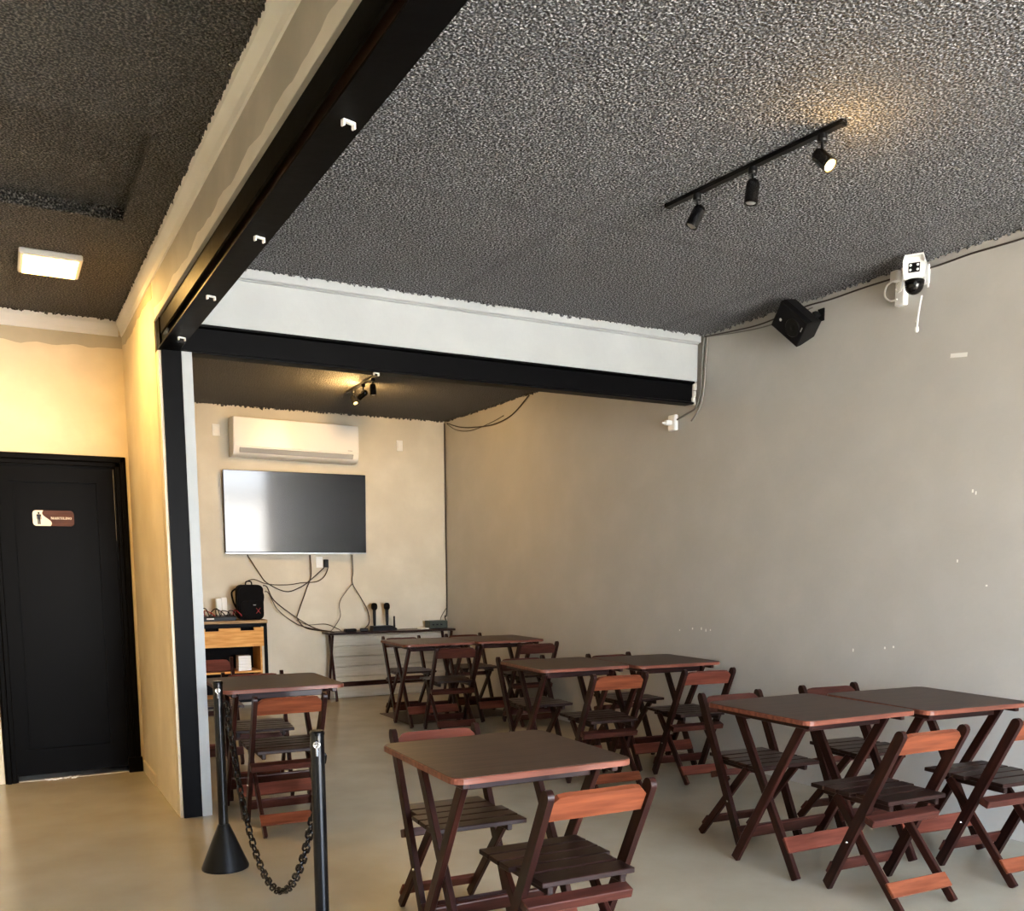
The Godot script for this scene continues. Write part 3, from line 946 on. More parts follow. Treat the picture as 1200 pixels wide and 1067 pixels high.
func build_back_of_room() -> void:
	# television, turned a little towards the tables
	var tv := thing("television", "large black flat television hung on the back wall", "television", Vector3(2.766, 1.978, -9.70), deg_to_rad(-2.6))
	tv.rotation.x = deg_to_rad(2.4)
	put("wall_bracket", one_box(Vector3(0.30, 0.30, 0.05), 0.004), mats.black, tv, Transform3D(Basis(), Vector3(0, 0, -0.060)))
	var b := MB.new()
	b.cbox(Vector3(0, 0, -0.012), Vector3(1.474, 0.832, 0.026), 0.004)
	b.cbox(Vector3(0, -0.08, -0.028), Vector3(0.9, 0.5, 0.02), 0.01)
	put("cabinet", b.mesh(), mats.black, tv)
	put("screen", one_box(Vector3(1.462, 0.808, 0.003), 0.0), mats.screen, tv, Transform3D(Basis(), Vector3(0, 0.008, 0.0015)))
	put("bottom_bezel", one_box(Vector3(1.474, 0.011, 0.006), 0.002), mats.silver_plate, tv, Transform3D(Basis(), Vector3(0, -0.410, 0.001)))
	# air conditioner
	var ac := thing("air_conditioner", "white split air conditioner mounted above the television", "air conditioner", Vector3(2.770, 2.705, -9.80))
	var body := MB.new()
	var side := PackedVector2Array([Vector2(0, 0.195), Vector2(0.150, 0.195), Vector2(0.178, 0.188), Vector2(0.192, 0.170), Vector2(0.198, 0.10), Vector2(0.200, -0.07), Vector2(0.198, -0.098), Vector2(0.180, -0.150), Vector2(0.140, -0.180), Vector2(0.06, -0.190), Vector2(0, -0.188)])
	var toz := Transform3D(Basis(Vector3(0, 0, 1), Vector3(0, 1, 0), Vector3(-1, 0, 0)), Vector3.ZERO)
	body.prism(side, -0.648, 0.648, toz, true)
	put("body", body.mesh(), mats.white_plastic, ac, Transform3D(Basis(Vector3(0, 0, 1), -0.010), Vector3.ZERO))
	var fp := MB.new()
	fp.cbox(Vector3(0, 0.048, 0.199), Vector3(1.286, 0.282, 0.010), 0.004)
	put("front_panel", fp.mesh(), mats.white_plastic, ac, Transform3D(Basis(Vector3(0, 0, 1), -0.010), Vector3.ZERO))
	var vn := MB.new()
	vn.cbox(Vector3(0, -0.128, 0.186), Vector3(1.18, 0.052, 0.012), 0.004, Basis(Vector3.RIGHT, 0.42))
	put("vent_flap", vn.mesh(), mats.grey_plastic, ac, Transform3D(Basis(Vector3(0, 0, 1), -0.010), Vector3.ZERO))
	put("display_strip", one_box(Vector3(0.05, 0.006, 0.002), 0.0), mats.grey_plastic, ac, Transform3D(Basis(), Vector3(0.55, -0.075, 0.205)))
	# sockets
	outlet("wall_socket", "white wall socket left of the air conditioner", Vector3(1.998, 2.785, -9.80), Basis())
	outlet("wall_socket", "blank white wall plate right of the air conditioner", Vector3(3.956, 2.742, -9.80), Basis())
	var so := outlet("wall_socket", "white wall socket with a black plug under the television", Vector3(3.015, 1.475, -9.80), Basis())
	var pg := MB.new()
	pg.cbox(Vector3(0.065, -0.012, 0.028), Vector3(0.048, 0.085, 0.045), 0.006)
	put("plug", pg.mesh(), mats.black, so)
	# loose cables of the television
	cable("tv_cable", "black cable sagging from the television's left end to the plug", [[2.25, 1.553, -9.765], [2.37, 1.36, -9.775], [2.45, 1.26, -9.78], [2.64, 1.17, -9.785], [2.79, 1.21, -9.785], [2.90, 1.28, -9.785], [3.07, 1.43, -9.765]], 0.006)
	cable("tv_cable", "thin dark cable running from the black backpack to the plug", [[2.20, 1.285, -9.60], [2.30, 1.30, -9.72], [2.45, 1.25, -9.775], [2.66, 1.24, -9.785], [2.81, 1.26, -9.785], [2.97, 1.27, -9.785], [3.06, 1.33, -9.78], [3.10, 1.43, -9.765]], 0.005)
	cable("tv_cable", "dark cable falling from the television's middle to the narrow table", [[2.90, 1.553, -9.77], [2.91, 1.34, -9.785], [2.85, 1.18, -9.785], [2.76, 0.95, -9.785], [2.75, 0.88, -9.785], [2.84, 0.78, -9.77], [3.06, 0.742, -9.70]], 0.006)
	cable("tv_cable", "dark cable hanging from the television's right end to the microphones", [[3.36, 1.553, -9.77], [3.37, 1.38, -9.785], [3.36, 1.25, -9.785], [3.45, 1.09, -9.78], [3.52, 0.95, -9.77], [3.535, 0.82, -9.77], [3.44, 0.745, -9.70]], 0.006)
	cable("tv_cable", "thin dark cable branching left above the narrow table", [[3.36, 1.25, -9.785], [3.21, 1.06, -9.785], [3.21, 0.90, -9.785], [3.14, 0.79, -9.77], [3.05, 0.742, -9.66]], 0.004)
	cable("tv_cable", "upper of two cables drooping from the backpack to the narrow table", [[2.335, 1.24, -9.55], [2.41, 1.22, -9.70], [2.50, 1.08, -9.785], [2.71, 0.91, -9.785], [2.92, 0.78, -9.77], [3.08, 0.741, -9.62]], 0.006)
	cable("tv_cable", "lower of two cables drooping from the backpack to the narrow table", [[2.335, 1.18, -9.52], [2.42, 1.16, -9.70], [2.52, 1.00, -9.785], [2.65, 0.88, -9.785], [2.80, 0.80, -9.785], [3.06, 0.741, -9.58]], 0.005)
	cable("tv_cable", "thin looped cable lying above the narrow table's left end", [[2.72, 0.87, -9.785], [2.84, 0.82, -9.785], [3.03, 0.82, -9.785], [3.14, 0.77, -9.70], [3.17, 0.744, -9.68]], 0.004)
	cable("corner_cable", "black cable running down the back corner to the receiver box", [[4.495, 3.02, -9.785], [4.496, 2.0, -9.786], [4.497, 0.97, -9.786], [4.46, 0.86, -9.76], [4.455, 0.78, -9.70], [4.42, 0.742, -9.68]], 0.008)
	cable("corner_cable", "thin cable forking off the corner cable behind the receiver box", [[4.483, 0.95, -9.775], [4.42, 0.85, -9.78], [4.37, 0.78, -9.70]], 0.004)
	# cabinet of pine in a black metal frame
	var cb := thing("cabinet", "pine cabinet in a black metal frame left of the television", "cabinet", Vector3(1.94, 0, -9.59))
	put("top", one_box(Vector3(0.80, 0.030, 0.41), 0.004), mats.oak, cb, Transform3D(Basis(), Vector3(0, 0.885, 0)))
	var f := MB.new()
	for x: float in [-0.378, 0.378]:
		for z: float in [-0.185, 0.185]:
			f.cbox(Vector3(x, 0.435, z), Vector3(0.030, 0.870, 0.030), 0.002)
		f.cbox(Vector3(x, 0.852, 0), Vector3(0.03, 0.034, 0.36), 0.002)
		f.cbox(Vector3(x, 0.10, 0), Vector3(0.03, 0.03, 0.36), 0.002)
	for z: float in [-0.185, 0.185]:
		f.cbox(Vector3(0, 0.852, z), Vector3(0.75, 0.034, 0.03), 0.002)
		f.cbox(Vector3(0, 0.10, z), Vector3(0.75, 0.03, 0.03), 0.002)
	put("metal_frame", f.mesh(), mats.steel, cb)
	var dr := MB.new()
	dr.box(Vector3(-0.360, 0.640, 0.168), Vector3(0.360, 0.800, 0.186))
	dr.box(Vector3(-0.360, 0.800, 0.168), Vector3(-0.205, 0.828, 0.186))
	dr.box(Vector3(-0.075, 0.800, 0.168), Vector3(0.135, 0.828, 0.186))
	dr.box(Vector3(0.265, 0.800, 0.168), Vector3(0.360, 0.828, 0.186))
	dr.box(Vector3(-0.355, 0.640, -0.17), Vector3(0.355, 0.652, 0.168))
	put("drawer", dr.mesh(), mats.pine, cb)
	put("drawer_box", boxes([[Vector3(-0.35, 0.652, -0.16), Vector3(0.35, 0.83, 0.12)]]), mats.black_soft, cb)
	put("side_panel", one_box(Vector3(0.018, 0.53, 0.33), 0.002), mats.pine, cb, Transform3D(Basis(), Vector3(0.335, 0.375, 0)))
	put("side_panel", one_box(Vector3(0.018, 0.53, 0.33), 0.002), mats.pine, cb, Transform3D(Basis(), Vector3(-0.335, 0.375, 0)))
	put("shelf", one_box(Vector3(0.66, 0.018, 0.34), 0.002), mats.pine, cb, Transform3D(Basis(), Vector3(0, 0.385, 0)))
	put("shelf", one_box(Vector3(0.66, 0.018, 0.34), 0.002), mats.pine, cb, Transform3D(Basis(), Vector3(0, 0.125, 0)))
	put("back_panel", one_box(Vector3(0.66, 0.54, 0.012), 0.0), mats.black_soft, cb, Transform3D(Basis(), Vector3(0, 0.39, -0.16)))
	var bx := thing("storage_box", "white ribbed box on the cabinet shelf", "box", Vector3(2.115, 0.3945, -9.515))
	for i in 5:
		put("rib", one_box(Vector3(0.13 - 0.002 * i, 0.026, 0.12), 0.003), mats.paper, bx, Transform3D(Basis(), Vector3(0, 0.015 + i * 0.029, 0)))
	put("core", one_box(Vector3(0.122, 0.15, 0.112), 0.0), mats.paper, bx, Transform3D(Basis(), Vector3(0, 0.075, 0)))
	# backpack on the cabinet
	var bp := thing("backpack", "black backpack standing on the pine cabinet", "backpack", Vector3(2.205, 0.90, -9.545), deg_to_rad(-4))
	var bpm := MB.new()
	bpm.prism(rounded(0.255, 0.350, 0.055, 6), -0.07, 0.07, Transform3D(Basis(), Vector3(0, 0.175, 0)), true)
	bpm.prism(rounded(0.225, 0.315, 0.05, 6), 0.07, 0.088, Transform3D(Basis(), Vector3(0, 0.172, 0)), true)
	put("body", bpm.mesh(), mats.black_soft, bp)
	var pk := MB.new()
	pk.prism(rounded(0.190, 0.170, 0.035, 5), 0.088, 0.112, Transform3D(Basis(), Vector3(0, 0.105, 0)), true)
	put("pocket", pk.mesh(), mats.black_soft, bp)
	var hd := MB.new()
	hd.tube([Vector3(-0.03, 0.345, -0.02), Vector3(-0.026, 0.375, -0.02), Vector3(0, 0.385, -0.02), Vector3(0.026, 0.375, -0.02), Vector3(0.03, 0.345, -0.02)], 0.007, 8)
	put("handle", hd.mesh(), mats.black_soft, bp)
	var sp := MB.new()
	var sp2 := MB.new()
	sp.tube([Vector3(-0.125, 0.31, -0.05), Vector3(-0.165, 0.27, -0.04), Vector3(-0.15, 0.18, -0.05), Vector3(-0.125, 0.12, -0.05)], 0.009, 8)
	sp2.tube([Vector3(0.125, 0.30, -0.05), Vector3(0.148, 0.24, -0.04), Vector3(0.138, 0.15, -0.05), Vector3(0.125, 0.12, -0.05)], 0.006, 8)
	put("strap", sp.mesh(), mats.black_soft, bp)
	put("strap", sp2.mesh(), mats.black_soft, bp)
	var zp := MB.new()
	zp.tube([Vector3(0.045, 0.12, 0.113), Vector3(0.085, 0.065, 0.113)], 0.003, 6, false)
	zp.tube([Vector3(0.085, 0.12, 0.113), Vector3(0.045, 0.065, 0.113)], 0.003, 6, false)
	put("red_cross_stitch", zp.mesh(), mats.red, bp)
	put("tag", one_box(Vector3(0.026, 0.006, 0.002), 0.0), mats.grey_plastic, bp, Transform3D(Basis(), Vector3(0.03, 0.15, 0.113)))
	# white router-like box leaning behind
	var wb := thing("white_box", "upright white box between backpack and steel post on the cabinet", "box", Vector3(1.942, 0.90, -9.62), 0.0)
	put("left_half", one_box(Vector3(0.055, 0.215, 0.035), 0.006), mats.paper, wb, Transform3D(Basis(Vector3.RIGHT, -0.08), Vector3(-0.0275, 0.108, 0)))
	put("right_half", one_box(Vector3(0.055, 0.225, 0.035), 0.006), mats.paper, wb, Transform3D(Basis(Vector3.RIGHT, -0.08), Vector3(0.0275, 0.113, 0)))
	# mixing desk with a tangle of leads
	var mx := thing("mixing_desk", "low black mixing desk covered in leads on the pine cabinet", "mixer", Vector3(1.815, 0.90, -9.47))
	put("body", one_box(Vector3(0.44, 0.045, 0.17), 0.006), mats.black, mx, Transform3D(Basis(Vector3.RIGHT, 0.06), Vector3(0, 0.027, 0)))
	for i in 14:
		var kb := MB.new()
		kb.lathe([Vector2(0.009, 0), Vector2(0.008, 0.014), Vector2(0, 0.015)], 10)
		put("knob", kb.mesh(), mats.grey_plastic if i % 5 == 0 else mats.black, mx, Transform3D(Basis(), Vector3(-0.20 + i * 0.031, 0.047, 0.03 if i % 2 else -0.01)))
	put("label_strip", one_box(Vector3(0.07, 0.014, 0.002), 0.0), mats.paper, mx, Transform3D(Basis(), Vector3(-0.03, 0.025, 0.087)))
	for i in 9:
		var x0 := -0.21 + i * 0.052
		var ld := MB.new()
		ld.tube([Vector3(x0, 0.03, -0.02), Vector3(x0 + rng.randf_range(-0.02, 0.02), 0.09 + rng.randf() * 0.035, 0.0), Vector3(x0 + 0.05, 0.075 + rng.randf() * 0.05, 0.03), Vector3(x0 + 0.075, 0.045, 0.05)], 0.005, 6)
		put("lead", ld.mesh(), [mats.black, mats.cable, mats.black, mats.red, mats.black][i % 5], mx)
	# narrow side table along the wall
	var ct := thing("narrow_table", "narrow dark table against the back wall under the microphones", "table", Vector3(3.745, 0, -9.635))
	bar("tabletop", Vector3(-0.73, 0.7235, 0), Vector3(0.72, 0.7235, 0), 0.022, 0.29, Vector3.UP, mats.slat, ct)
	for s: float in [-1.0, 1.0]:
		bar("leg", Vector3(s * 0.690, 0.004, -0.105), Vector3(s * 0.690, 0.712, 0.10), 0.034, 0.022, Vector3(0, 0, 1), mats.post, ct)
		bar("leg", Vector3(s * 0.664, 0.004, 0.115), Vector3(s * 0.664, 0.712, -0.10), 0.034, 0.022, Vector3(0, 0, 1), mats.post_b, ct)
	bar("stretcher", Vector3(-0.67, 0.16, -0.07), Vector3(0.67, 0.16, -0.07), 0.05, 0.016, Vector3.UP, mats.post, ct)
	# whitewashed boards leaning behind it
	var wbk := thing("board_panel", "whitewashed plank panel against the back wall under the narrow table", "panel", Vector3(3.78, 0, -9.79))
	for i in 6:
		bar("plank", Vector3(-0.66, 0.067 + i * 0.111, 0.012), Vector3(0.66, 0.067 + i * 0.111, 0.012 + 0.003 * (i % 3)), 0.101, 0.016, Vector3.UP, mats.whitewash, wbk, 0.004)
	# microphones on a charging base
	var base := thing("charging_base", "black charging base under the two microphones", "charging base", Vector3(3.655, 0.735, -9.66))
	var bm := MB.new()
	bm.prism(PackedVector2Array([Vector2(-0.125, 0), Vector2(0.125, 0), Vector2(0.105, 0.050), Vector2(-0.115, 0.050)]), -0.06, 0.06)
	put("body", bm.mesh(), mats.black, base)
	for k in 2:
		var mic := thing("microphone", "wireless black microphone standing %s on the base" % ["left, nearer the television,", "right, nearer the little aerial,"][k], "microphone", Vector3(3.575 + k * 0.145, 0.785, -9.67), 0.0, "pair of wireless microphones")
		var hm := MB.new()
		hm.lathe([Vector2(0, 0), Vector2(0.014, 0), Vector2(0.016, 0.03), Vector2(0.019, 0.17), Vector2(0.022, 0.178), Vector2(0, 0.18)], 16)
		put("handle", hm.mesh(), mats.black, mic)
		var gr := MB.new()
		gr.lathe([Vector2(0.0, 0.175), Vector2(0.024, 0.176), Vector2(0.033, 0.190), Vector2(0.034, 0.215), Vector2(0.030, 0.236), Vector2(0.018, 0.247), Vector2(0, 0.25)], 18)
		put("grille", gr.mesh(), mats.black_soft, mic)
	var an := thing("aerial", "small black aerial on a foot beside the microphones", "aerial", Vector3(3.80, 0.735, -9.66))
	var am := MB.new()
	am.lathe([Vector2(0, 0), Vector2(0.035, 0), Vector2(0.03, 0.018), Vector2(0.012, 0.026), Vector2(0.009, 0.15), Vector2(0, 0.152)], 14)
	put("rod", am.mesh(), mats.black, an)
	var rc := thing("receiver_box", "dark green receiver box at the corner end of the narrow table", "receiver", Vector3(4.305, 0.735, -9.66))
	put("case", one_box(Vector3(0.22, 0.085, 0.14), 0.005), mats.dark_green, rc, Transform3D(Basis(), Vector3(0, 0.045, 0)))
	for i in 3:
		var kb2 := MB.new()
		kb2.lathe([Vector2(0.012, 0), Vector2(0.010, 0.012), Vector2(0, 0.013)], 10)
		put("knob", kb2.mesh(), mats.black, rc, Transform3D(Basis(Vector3.RIGHT, PI / 2), Vector3(-0.07 + i * 0.05, 0.045, 0.07)))
	var pp := put("paper_slip", one_box(Vector3(0.10, 0.012, 0.09), 0.003), mats.paper, null, Transform3D(Basis(Vector3.UP, 0.2), Vector3(4.12, 0.741, -9.60)))
	tag(pp, "small white card lying beside the receiver box", "card")
	for k in 2:
		var ad := put("power_adapter", one_box(Vector3([0.13, 0.09][k], 0.034, 0.06), 0.008), mats.black, null, Transform3D(Basis(Vector3.UP, [0.1, -0.3][k]), Vector3([3.265, 3.42][k], 0.752, -9.58)))
		tag(ad, ["long black power adapter on the left of the narrow table", "short black power adapter just left of the charging base"][k], "adapter", "black adapters on the narrow table")


func outlet(called: String, label: String, at: Vector3, basis: Basis) -> Node3D:
	var o := thing(called, label, "socket", at, 0.0)
	o.basis = basis
	put("plate", one_box(Vector3(0.072, 0.115, 0.010), 0.003), mats.white_plastic, o, Transform3D(Basis(), Vector3(0, 0, 0.005)))
	put("insert", one_box(Vector3(0.042, 0.060, 0.006), 0.002), mats.white_plastic, o, Transform3D(Basis(), Vector3(0, 0, 0.011)))
	return o


func cable(called: String, label: String, pts: Array, r: float, mat: Material = null) -> void:
	var p := []
	var layer := 0.0
	if called == "tv_cable":   # cables that cross lie one over the other
		layer = 0.013 * cables
		cables += 1
	for e in pts:
		p.append(Vector3(e[0], e[1], e[2] + layer))
	var mb := MB.new()
	mb.tube(p, r, 6)
	var o := put(called, mb.mesh(), mat if mat else mats.cable)
	tag(o, label, "cable")


func build_wall_gear() -> void:
	cable("ceiling_cable", "dark cable clipped along the top of the right wall", [[4.495, 3.022, -5.36], [4.50, 2.998, -5.06], [4.50, 2.985, -4.82], [4.50, 2.995, -4.60], [4.50, 3.005, -4.40], [4.50, 2.998, -4.21], [4.50, 3.003, -3.98], [4.50, 3.00, -3.75], [4.50, 2.992, -3.48], [4.50, 2.998, -3.28], [4.50, 2.99, -3.00], [4.50, 3.0, -2.64], [4.50, 3.0, -1.6]], 0.005)
	cable("ceiling_cable", "thin grey cable sagging under the dark one on the right wall", [[4.495, 3.020, -5.36], [4.502, 2.985, -5.06], [4.502, 2.962, -4.78], [4.502, 2.968, -4.55], [4.502, 2.985, -4.36]], 0.004, mats.cable_grey)
	cable("ceiling_cable", "longer cable loop sagging from the alcove ceiling on the right wall", [[4.497, 3.01, -9.72], [4.50, 2.92, -9.37], [4.50, 2.87, -8.96], [4.50, 2.85, -8.57], [4.50, 2.89, -8.21], [4.50, 3.02, -7.88]], 0.006)
	cable("ceiling_cable", "shorter cable loop beside the back corner on the right wall", [[4.499, 3.0, -9.72], [4.503, 2.905, -9.48], [4.503, 2.855, -9.12], [4.503, 2.875, -8.67], [4.50, 2.905, -8.39]], 0.004)
	cable("drop_cable", "grey cable dropping past the header beam's wall end", [[4.499, 3.02, -5.37], [4.50, 2.96, -5.38], [4.50, 2.82, -5.39], [4.50, 2.65, -5.40], [4.502, 2.55, -5.45], [4.502, 2.52, -5.55], [4.497, 2.49, -5.66]], 0.007, mats.cable_grey)
	cable("drop_cable", "second grey cable dropping past the header beam's wall end", [[4.499, 3.02, -5.34], [4.502, 2.94, -5.345], [4.502, 2.80, -5.36], [4.502, 2.66, -5.37], [4.502, 2.54, -5.41], [4.502, 2.46, -5.50]], 0.006, mats.cable_grey)
	# small white surface socket below the header
	var js := thing("surface_socket", "white surface socket with a plug under the header beam's end", "socket", Vector3(4.51, 2.472, -5.70))
	put("box", one_box(Vector3(0.034, 0.115, 0.085), 0.006), mats.white_plastic, js, Transform3D(Basis(), Vector3(-0.017, 0, 0)))
	put("plug", one_box(Vector3(0.055, 0.035, 0.04), 0.006), mats.white_plastic, js, Transform3D(Basis(), Vector3(-0.058, 0.0, -0.008)))
	put("cable_collar", one_box(Vector3(0.03, 0.014, 0.014), 0.004), mats.white_plastic, js, Transform3D(Basis(), Vector3(-0.098, -0.004, -0.008)))
	# loudspeaker on its bracket
	var sp := thing("loudspeaker", "black loudspeaker tilted on a bracket high on the right wall", "loudspeaker", Vector3(4.375, 2.890, -4.37))
	var bs := Basis.from_euler(Vector3(deg_to_rad(22), deg_to_rad(-90), deg_to_rad(42)))
	var cab := MB.new()
	var prof := PackedVector2Array([Vector2(-0.085, 0.060), Vector2(0.085, 0.060), Vector2(0.085, 0.020), Vector2(0.055, -0.080), Vector2(-0.055, -0.080), Vector2(-0.085, 0.020)])
	cab.prism(prof, -0.115, 0.115, Transform3D(Basis(Vector3(1, 0, 0), Vector3(0, 0, 1), Vector3(0, -1, 0)), Vector3.ZERO))
	put("cabinet", cab.mesh(), mats.black, sp, Transform3D(bs, Vector3.ZERO))
	var gl := MB.new()
	gl.cbox(Vector3(0, 0, 0.062), Vector3(0.158, 0.218, 0.006), 0.003)
	put("grille", gl.mesh(), mats.black_soft, sp, Transform3D(bs, Vector3.ZERO))
	var cone := MB.new()
	cone.lathe([Vector2(0.056, 0), Vector2(0.052, 0.004), Vector2(0.02, 0.001), Vector2(0, 0.005)], 24, Transform3D(Basis(Vector3.RIGHT, PI / 2), Vector3(0, -0.035, 0.065)))
	put("woofer", cone.mesh(), mats.black, sp, Transform3D(bs, Vector3.ZERO))
	var tw := MB.new()
	tw.lathe([Vector2(0.010, 0), Vector2(0.006, 0.004), Vector2(0, 0.005)], 12, Transform3D(Basis(Vector3.RIGHT, PI / 2), Vector3(-0.012, 0.065, 0.065)))
	put("tweeter", tw.mesh(), mats.silver_plate, sp, Transform3D(bs, Vector3.ZERO))
	put("badge", one_box(Vector3(0.028, 0.006, 0.003), 0.0), mats.silver_plate, sp, Transform3D(bs, bs * Vector3(0.03, -0.098, 0.066)))
	var br := MB.new()
	br.tube([bs * Vector3(0.0, 0.03, -0.07), Vector3(0.09, 0.035, 0.05), Vector3(0.132, 0.035, 0.075)], 0.011, 8)
	br.cbox(Vector3(0.128, 0.035, 0.080), Vector3(0.012, 0.075, 0.050), 0.003)
	br.cbox(Vector3(0.10, 0.035, 0.062), Vector3(0.035, 0.04, 0.03), 0.004)
	put("bracket", br.mesh(), mats.black, sp)
	# surveillance camera
	var cc := thing("security_camera", "white and black security camera high on the right wall", "camera", Vector3(4.36, 2.930, -3.510))
	var cb := Basis(Vector3.UP, deg_to_rad(-58)) * Basis(Vector3.RIGHT, deg_to_rad(-4))
	var hs := MB.new()
	hs.prism(PackedVector2Array([Vector2(-0.050, -0.030), Vector2(0.050, -0.030), Vector2(0.058, 0.050), Vector2(0.046, 0.082), Vector2(-0.046, 0.082), Vector2(-0.058, 0.050)]), -0.05, 0.045, Transform3D(), true)
	put("housing", hs.mesh(), mats.white_plastic, cc, Transform3D(cb, Vector3.ZERO))
	var hood := MB.new()
	hood.prism(PackedVector2Array([Vector2(-0.056, 0.050), Vector2(-0.046, 0.088), Vector2(0.046, 0.088), Vector2(0.056, 0.050), Vector2(0.050, 0.050), Vector2(0.042, 0.080), Vector2(-0.042, 0.080), Vector2(-0.050, 0.050)]), 0.040, 0.070)
	put("hood", hood.mesh(), mats.white_plastic, cc, Transform3D(cb, Vector3.ZERO))
	put("lamp_panel", one_box(Vector3(0.056, 0.050, 0.006), 0.003), mats.black, cc, Transform3D(cb, cb * Vector3(0, 0.026, 0.046)))
	for i in 4:
		var le := MB.new()
		le.lathe([Vector2(0.007, 0), Vector2(0.004, 0.003), Vector2(0, 0.004)], 10)
		put("led", le.mesh(), mats.paper, cc, Transform3D(cb * Basis(Vector3.RIGHT, PI / 2), cb * Vector3(-0.018 if i % 2 else 0.018, 0.038 if i < 2 else 0.014, 0.049)))
	var dome := MB.new()
	dome.ball(Vector3(0, -0.052, 0.0), 0.047, 22)
	dome.lathe([Vector2(0.0, -0.03), Vector2(0.050, -0.03), Vector2(0.048, -0.05), Vector2(0, -0.05)], 22)
	put("dome", dome.mesh(), mats.black_gloss, cc, Transform3D(cb, Vector3.ZERO))
	var ln := MB.new()
	ln.lathe([Vector2(0.009, 0), Vector2(0.006, 0.003), Vector2(0, 0.004)], 12)
	put("lens", ln.mesh(), mats.lens, cc, Transform3D(cb * Basis(Vector3.RIGHT, PI / 2), cb * Vector3(0.010, -0.056, 0.045)))
	for s: float in [-1.0, 1.0]:
		put("antenna", one_box(Vector3(0.009, 0.120, 0.014), 0.003), mats.white_plastic, cc, Transform3D(cb, cb * Vector3(s * 0.066, -0.008, -0.01)))
	var arm := MB.new()
	arm.tube([cb * Vector3(0, 0.02, -0.04), Vector3(0.09, 0.03, -0.045), Vector3(0.142, 0.03, -0.055)], 0.014, 10)
	arm.cbox(Vector3(0.144, 0.03, -0.055), Vector3(0.012, 0.09, 0.07), 0.004)
	put("wall_arm", arm.mesh(), mats.white_plastic, cc)
	var jb := thing("junction_box", "white wall junction box with coiled lead left of the security camera", "junction box", Vector3(4.51, 2.925, -3.695))
	put("box", one_box(Vector3(0.040, 0.180, 0.062), 0.005), mats.white_plastic, jb, Transform3D(Basis(), Vector3(-0.020, 0, 0)))
	put("upper_plug", one_box(Vector3(0.060, 0.055, 0.050), 0.006), mats.white_plastic, jb, Transform3D(Basis(), Vector3(-0.065, 0.060, 0.0)))
	var co := MB.new()
	co.tube([Vector3(-0.05, 0.05, -0.03), Vector3(-0.055, 0.03, -0.075), Vector3(-0.055, -0.02, -0.085), Vector3(-0.055, -0.055, -0.05), Vector3(-0.055, -0.06, 0.0)], 0.005, 8)
	co.tube([Vector3(-0.045, 0.02, -0.02), Vector3(-0.05, 0.035, 0.01), Vector3(-0.05, 0.0, 0.024), Vector3(-0.05, -0.02, 0.0), Vector3(-0.045, 0.0, -0.02)], 0.005, 8)
	put("lead", co.mesh(), mats.white_plastic, jb)
	var dl := thing("dangling_lead", "white lead with plug dangling beneath the security camera", "cable", Vector3(4.385, 2.812, -3.505))
	var dlm := MB.new()
	dlm.tube([Vector3(0.03, 0.02, 0.0), Vector3(0.015, -0.01, 0.006), Vector3(0.006, -0.07, 0.004), Vector3(0.004, -0.145, 0.0)], 0.005, 8)
	dlm.tube([Vector3(0.01, -0.055, 0.005), Vector3(0.03, -0.085, -0.02), Vector3(0.052, -0.10, -0.045)], 0.004, 8)
	put("cord", dlm.mesh(), mats.white_plastic, dl)
	var dp := MB.new()
	dp.lathe([Vector2(0, 0), Vector2(0.007, 0.0), Vector2(0.011, 0.012), Vector2(0.009, 0.028), Vector2(0, 0.03)], 12, Transform3D(Basis(), Vector3(0.004, -0.170, 0)))
	put("plug", dp.mesh(), mats.white_plastic, dl)


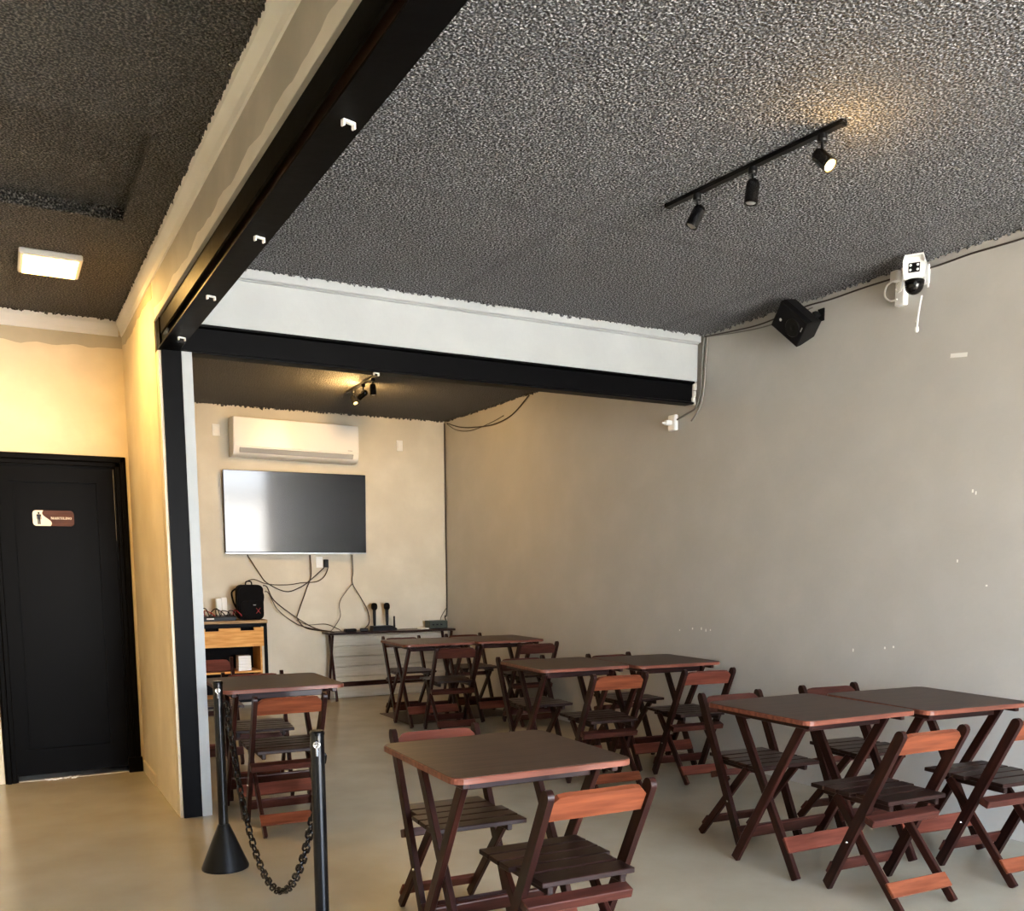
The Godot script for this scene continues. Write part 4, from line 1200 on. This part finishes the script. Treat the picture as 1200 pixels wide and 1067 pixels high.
func stanchion(label: String, at: Vector3, turn: float) -> Node3D:
	var s := thing("barrier_post", label, "barrier post", at, turn, "black barrier posts")
	var base := MB.new()
	base.lathe([Vector2(0, 0.0), Vector2(0.108, 0.0), Vector2(0.108, 0.008), Vector2(0.028, 0.205), Vector2(0.024, 0.212), Vector2(0, 0.212)], 40)
	put("cone_base", base.mesh(), mats.black, s)
	var p := MB.new()
	p.lathe([Vector2(0, 0.205), Vector2(0.0225, 0.205), Vector2(0.0225, 0.882), Vector2(0, 0.882)], 32)
	put("tube", p.mesh(), mats.black_gloss, s)
	var cp := MB.new()
	cp.lathe([Vector2(0, 0.876), Vector2(0.0240, 0.876), Vector2(0.0245, 0.884), Vector2(0.021, 0.890), Vector2(0, 0.890)], 32)
	put("cap", cp.mesh(), mats.black_gloss, s)
	var ey := MB.new()
	var ring := []
	for i in 14:
		var a := TAU * i / 14
		ring.append(Vector3(sin(a) * 0.009, 0.848 + cos(a) * 0.009, 0.030))
	ey.tube(ring, 0.0035, 8, false, true)
	ey.tube([Vector3(0, 0.838, 0.030), Vector3(0, 0.812, 0.026)], 0.0045, 8, false)
	ey.tube([Vector3(0, 0.848, 0.018), Vector3(0, 0.848, 0.031)], 0.005, 8, false)
	put("eye_bolt", ey.mesh(), mats.chrome, s)
	return s


func build_barrier() -> void:
	var a := stanchion("black barrier post on a cone base before the steel post", Vector3(0.860, 0, -4.420), deg_to_rad(-12))
	var b: Node3D = a.duplicate()
	b.name = numbered("barrier_post")
	add_child(b, true)
	b.position = Vector3(0.862, 0, -2.880)
	b.rotation.y = deg_to_rad(-20)
	b.set_meta("label", "nearer black barrier post, its foot below the picture")
	# chain: links along a hanging curve
	var ch := thing("chain", "black link chain hanging between the two barrier posts", "chain")
	var e0 := Vector3(0.888, 0.815, -4.400)
	var e1 := Vector3(0.885, 0.800, -2.905)
	var low := 0.140
	var pts := []
	var n := 400
	# catenary with the given lowest height
	var span := e0.distance_to(e1)
	var ka := 0.2
	for it in 60:
		var sag := ka * (cosh(span / 2.0 / ka) - 1.0)
		ka *= 1.0 + 0.2 * clampf((sag - (0.808 - low)) / 0.7, -1.0, 1.0)
	for i in n + 1:
		var t := float(i) / n
		var y := ka * (cosh((t - 0.5) * span / ka) - 1.0) + low
		var p := e0.lerp(e1, t)
		p.y = y + lerpf(e0.y, e1.y, t) - 0.808
		pts.append(p)
	var link := MB.new()
	var loop := []
	for i in 20:
		var t := TAU * i / 20
		var c := cos(t)
		var x := signf(c) * (0.0095 + 0.0105 * absf(c)) if absf(c) > 0.02 else 0.0
		loop.append(Vector3(c * 0.0115 + (0.0105 if c > 0.01 else (-0.0105 if c < -0.01 else 0.0)), sin(t) * 0.0125, 0))
	link.tube(loop, 0.0042, 6, false, true)
	var lm := link.mesh()
	var pitch := 0.0350
	var acc := 0.0
	var k := 0
	for i in range(1, n + 1):
		var d: Vector3 = pts[i] - pts[i - 1]
		acc += d.length()
		if acc >= pitch:
			acc -= pitch
			var x := d.normalized()
			var z := x.cross(Vector3(1, 0.0, 0.05)).normalized()
			var bs := Basis(x, z.cross(x), z) * Basis(Vector3.RIGHT, PI / 4 + (PI / 2 if k % 2 else 0.0))
			put("link", lm, mats.black_gloss, ch, Transform3D(bs, pts[i]))
			k += 1
